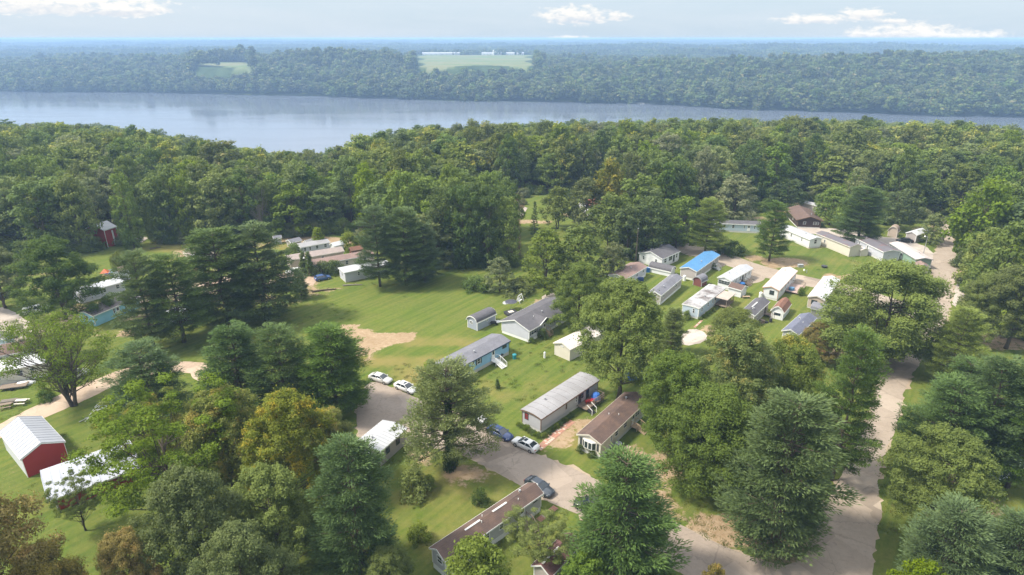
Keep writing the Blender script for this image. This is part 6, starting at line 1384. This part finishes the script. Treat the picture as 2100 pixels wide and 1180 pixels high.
# brush pile on the right
bp_ = empty('brush_pile', G(2072, 690), 0, 'pile of cut branches at the right edge of the photo', 'brush pile'); rb = random.Random(3)
for i in range(26):
    x, y = rb.uniform(-5, 5), rb.uniform(-1.6, 1.6); a = rb.gauss(-.35, .35); l = rb.uniform(2, 5)
    MB().tube([(x, y, .15 + rb.random() * .5), (x + math.cos(a) * l, y + math.sin(a) * l, .3 + rb.random() * 1.1)], [.09, .03], 5).build('branch', BARKP if i % 3 else BARK, bp_)
# playground behind the white-roofed home
pg_ = empty('playset', G(219, 573), .3, 'orange and blue play equipment on the grass on the left', 'playset')
MB().add([(-1, -1, 2.0), (1, -1, 2.0), (1, 1, 2.0), (-1, 1, 2.0), (0, 0, 3.0)], [(0, 1, 4), (1, 2, 4), (2, 3, 4), (3, 0, 4), (0, 3, 2, 1)]).build('canopy', flat('orange_canvas', (.55, .14, .05)), pg_)
for x in (-.9, .9):
    for y in (-.9, .9): MB().box(x - .06, y - .06, 0, x + .06, y + .06, 2.0).build('post', TANW, pg_)
MB().box(-.9, -.9, 1.0, .9, .9, 1.1).build('platform', TANW, pg_); MB().add([(.9, -.4, 1.1), (.9, .4, 1.1), (3.2, .4, .15), (3.2, -.4, .15), (.9, -.4, 1.0), (.9, .4, 1.0), (3.2, .4, .05), (3.2, -.4, .05)], [(0, 1, 2, 3), (4, 7, 6, 5), (0, 4, 5, 1), (1, 5, 6, 2), (2, 6, 7, 3), (3, 7, 4, 0)]).build('slide', BLUEP, pg_)
prop('trampoline', 228, 560, 'round blue play pool beside the play equipment', 'pool', [('rim', MB().tube([(0, 0, 0), (0, 0, .5)], [1.6, 1.6], 16), BLUEP), ('cover', MB().tube([(0, 0, .5), (0, 0, .55)], [1.5, 1.4], 16), flat('pale_blue', (.3, .45, .6)))])
# small yard clutter in the rows
prop('barrel_fire_pit', 1530, 612, 'tan picnic bench behind the brown-roofed small shed', 'bench', [('seat', MB().box(-.9, -.3, .45, .9, .3, .55), TANW), ('leg', MB().box(-.8, -.25, 0, -.6, .25, .45).box(.6, -.25, 0, .8, .25, .45), WOOD)])
prop('utility_box', 1641, 548, 'pale utility box on the grass beyond the lane', 'utility box', [('body', MB().box(-.7, -.4, 0, .7, .4, .7), METAL), ('lid', MB().box(-.75, -.45, .7, .75, .45, .8), METAL)])
prop('fire_pit', 1690, 549, 'small dark fire pit on the grass beyond the lane', 'fire pit', [('bowl', MB().tube([(0, 0, 0), (0, 0, .5)], [.6, .8], 10), DKMETAL), ('rim', MB().tube([(0, 0, .5), (0, 0, .56)], [.86, .86], 10), DKMETAL)])
prop('covered_motorcycle', 1702, 628, 'dark blue covered motorcycle beside the tan-walled home', 'motorcycle', [('cover', MB().tube([(-1, 0, .5), (-.4, 0, .75), (.4, 0, .8), (1, 0, .5)], [.3, .55, .6, .25], 8), flat('navy_cover', (.02, .05, .16))), ('wheel', MB().tube([(-.9, -.08, .3), (-.9, .08, .3)], [.3, .3], 10).tube([(.9, -.08, .3), (.9, .08, .3)], [.3, .3], 10), TYRE)])
prop('white_tarp', 1717, 650, 'crumpled white tarp beside the grey board shed', 'tarp', [('fold', MB().tube([(-1, 0, .1), (0, .2, .35), (1.1, 0, .1)], [.3, .6, .25], 7), WHITE), ('corner', MB().tube([(.8, -.6, .05), (1.4, -.8, .1)], [.3, .1], 6), WHITE)])
prop('junk_heap', 1572, 662, 'dark heap of yard clutter beside the white-fronted shed', 'clutter', [('tyre', MB().tube([(0, 0, 0), (0, 0, .25)], [.4, .4], 12), TYRE), ('crate', MB().box(-1.5, -.5, 0, -.6, .5, .7), WOOD), ('drum', MB().tube([(1, .3, 0), (1, .3, .9)], [.35, .35], 10), DKMETAL)])
prop('blue_tent', 1300, 782, 'blue tarp shelter under the tall dark broadleaf', 'tarp', [('tarp', MB().add([(-2, -1.5, 1.2), (2, -1.5, 1.2), (2, 0, 2.2), (-2, 0, 2.2), (-2, 1.5, 1.2), (2, 1.5, 1.2)], [(0, 1, 2, 3), (3, 2, 5, 4)]), BLUEP), ('pole', MB().bar((-2, 0, 0), (-2, 0, 2.2), .08).bar((2, 0, 0), (2, 0, 2.2), .08), METAL)], .4)
bk = empty('motorcycle', G(1781, 812), 1.2, 'dark motorcycle parked on the left edge of the right-hand road', 'motorcycle')
MB().tube([(-.3, 0, .75), (.1, 0, .9), (.45, 0, .8)], [.14, .2, .12], 7).build('tank', PK, bk); MB().box(-.75, -.14, .72, -.2, .14, .82).build('seat', DKMETAL, bk); MB().bar((.45, -.38, 1.05), (.45, .38, 1.05), .05).build('handlebar', METAL, bk)
MB().box(-.3, -.16, .3, .35, .16, .68).build('engine', METAL, bk); MB().bar((.4, 0, 1.0), (.8, 0, .35), .07).build('fork', METAL, bk)
for x in (-.7, .8): MB().tube([(x, -.07, .33), (x, .07, .33)], [.33, .33], 14).build('wheel', TYRE, bk)
# vehicles glimpsed under the pines at right
for u_, v_, lab in ((2040, 905, 'white boat trailer under the dark pines at the right edge'), (2070, 985, 'white camper under the dark pine nearest the right edge')):
    r = empty('camper', G(u_, v_), .3, lab, 'trailer'); MB().extr([(0, .5), (0, 2.1), (.5, 2.5), (1.8, 2.5), (2.3, 2.1), (2.3, .5)], -2.5, 2.5).build('body', WHITE, r)
    for sg in (0.05, 2.25): MB().tube([(0, sg - .1, .35), (0, sg + .1, .35)], [.35, .35], 12).build('wheel', TYRE, r)
    for q in (-1.5, 1.0): MB().box(q - .4, -.03, 1.3, q + .4, 0.0, 1.9).build('window', GLASS, r)
# brown-roofed shed at the bottom
home('shed', 'shed with a reddish brown roof and white ridge strip at the bottom edge', (1092, 1190), (1128, 1208), (1186, 1144), 2.2, .8, 'gable', W_MAUVE, roofmat('maroon_shingles', (.20, .10, .095), (.15, .085, .08), (.26, .15, .13), .3), 0, WHITE, side=[], end=[], cat='shed', vents=0, ridge=[(0, .55)], far=False)
# ivy sleeve on the trunk of the spreading pine
sp_tree = [o for o in COL.objects if o.name.startswith('spreading_pine_tree')][0]
ri = np.random.RandomState(8); K = 5200; zz = 11.5 * ri.rand(K) ** .8; aa = ri.rand(K) * 6.283; rr_ = (.95 + .35 * np.sin(zz * 1.3 + aa * 2)) * (1 - zz / 19) * (.75 + .35 * ri.rand(K))
Ci = np.stack([rr_ * np.cos(aa), rr_ * np.sin(aa), zz], 1); Ni = norm(np.stack([np.cos(aa), np.sin(aa), .4 + 0 * aa], 1) + ri.normal(size=(K, 3)) * .4)
iv = blades('ivy', Ci, np.cross(Ni, ri.normal(size=(K, 3))), Ni, np.full(K, .16), np.full(K, .12), .2 + .5 * ri.rand(K)); iv.materials.append(leafmat('ivy_leaves', (.02, .05, .012), (.05, .10, .02)))
link('ivy', iv, sp_tree)
# stepping stones and brick walk
RB = paint('path_brick', (.42, .21, .15), .9, .35, 3); RB2 = paint('path_stone', (.55, .43, .35), .9, .35, 3)
def walk(name, label, u0, v0, u1, v1, w, n, m):
    a, b = G(u0, v0), G(u1, v1); d = b - a; r = empty(name, a, math.atan2(d.y, d.x), label, 'path'); Ln = d.length; rr2 = random.Random(u0)
    MB().box(0, -w / 2, -.05, Ln, w / 2, .02).build('bed', paint('path_soil', (.34, .2, .14), .95, .4, 2), r)
    me = MB().box(-.5, -.5, 0, .5, .5, 1).mesh('slab', RB2)
    st_ = Ln / n
    for i in range(n):
        for k in range(2 if w > 1 else 1):
            if rr2.random() < .12: continue
            o = link('slab', me, r, RB2 if rr2.random() < .5 else RB); o.location = ((i + .5) * st_, (k - .5) * w * .42 * (w > 1) + rr2.uniform(-.05, .05), .01); o.scale = (st_ * rr2.uniform(.6, .85), w * (.36 if w > 1 else .8), .05); o.rotation_euler.z = rr2.uniform(-.15, .15)
walk('stepping_stone_path', 'path of pinkish stepping stones from the street to the deck steps of the grey home', 1103, 922, 1174, 863, 1.3, 22, RB2)
walk('brick_path', 'short brick path from the street to the long brown-roofed home', 1140, 1040, 1104, 1068, .9, 12, RB)
walk('slab_path', 'worn slab path on the right of the cream home', 1262, 955, 1290, 915, .8, 14, RB2)
walk('slab_path', 'thin pale slab path curving beside the stained-roof home', 1424, 672, 1440, 657, .5, 9, RB2)
# ------------------------------------------------------------------ haze
mb = MB(); mb.box(-10200, -150, -60, 10200, 10400, 61.2)
hm, t = newmat('haze')
pv = t.n('ShaderNodeVolumePrincipled', {'Color': (.43, .65, 1.0, 1), 'Density': HAZE_D, 'Anisotropy': .0})
t.t.links.new(pv.outputs[0], t.n('ShaderNodeOutputMaterial').inputs['Volume'])
ho = mb.build('haze', hm); tag(ho, kind='stuff')
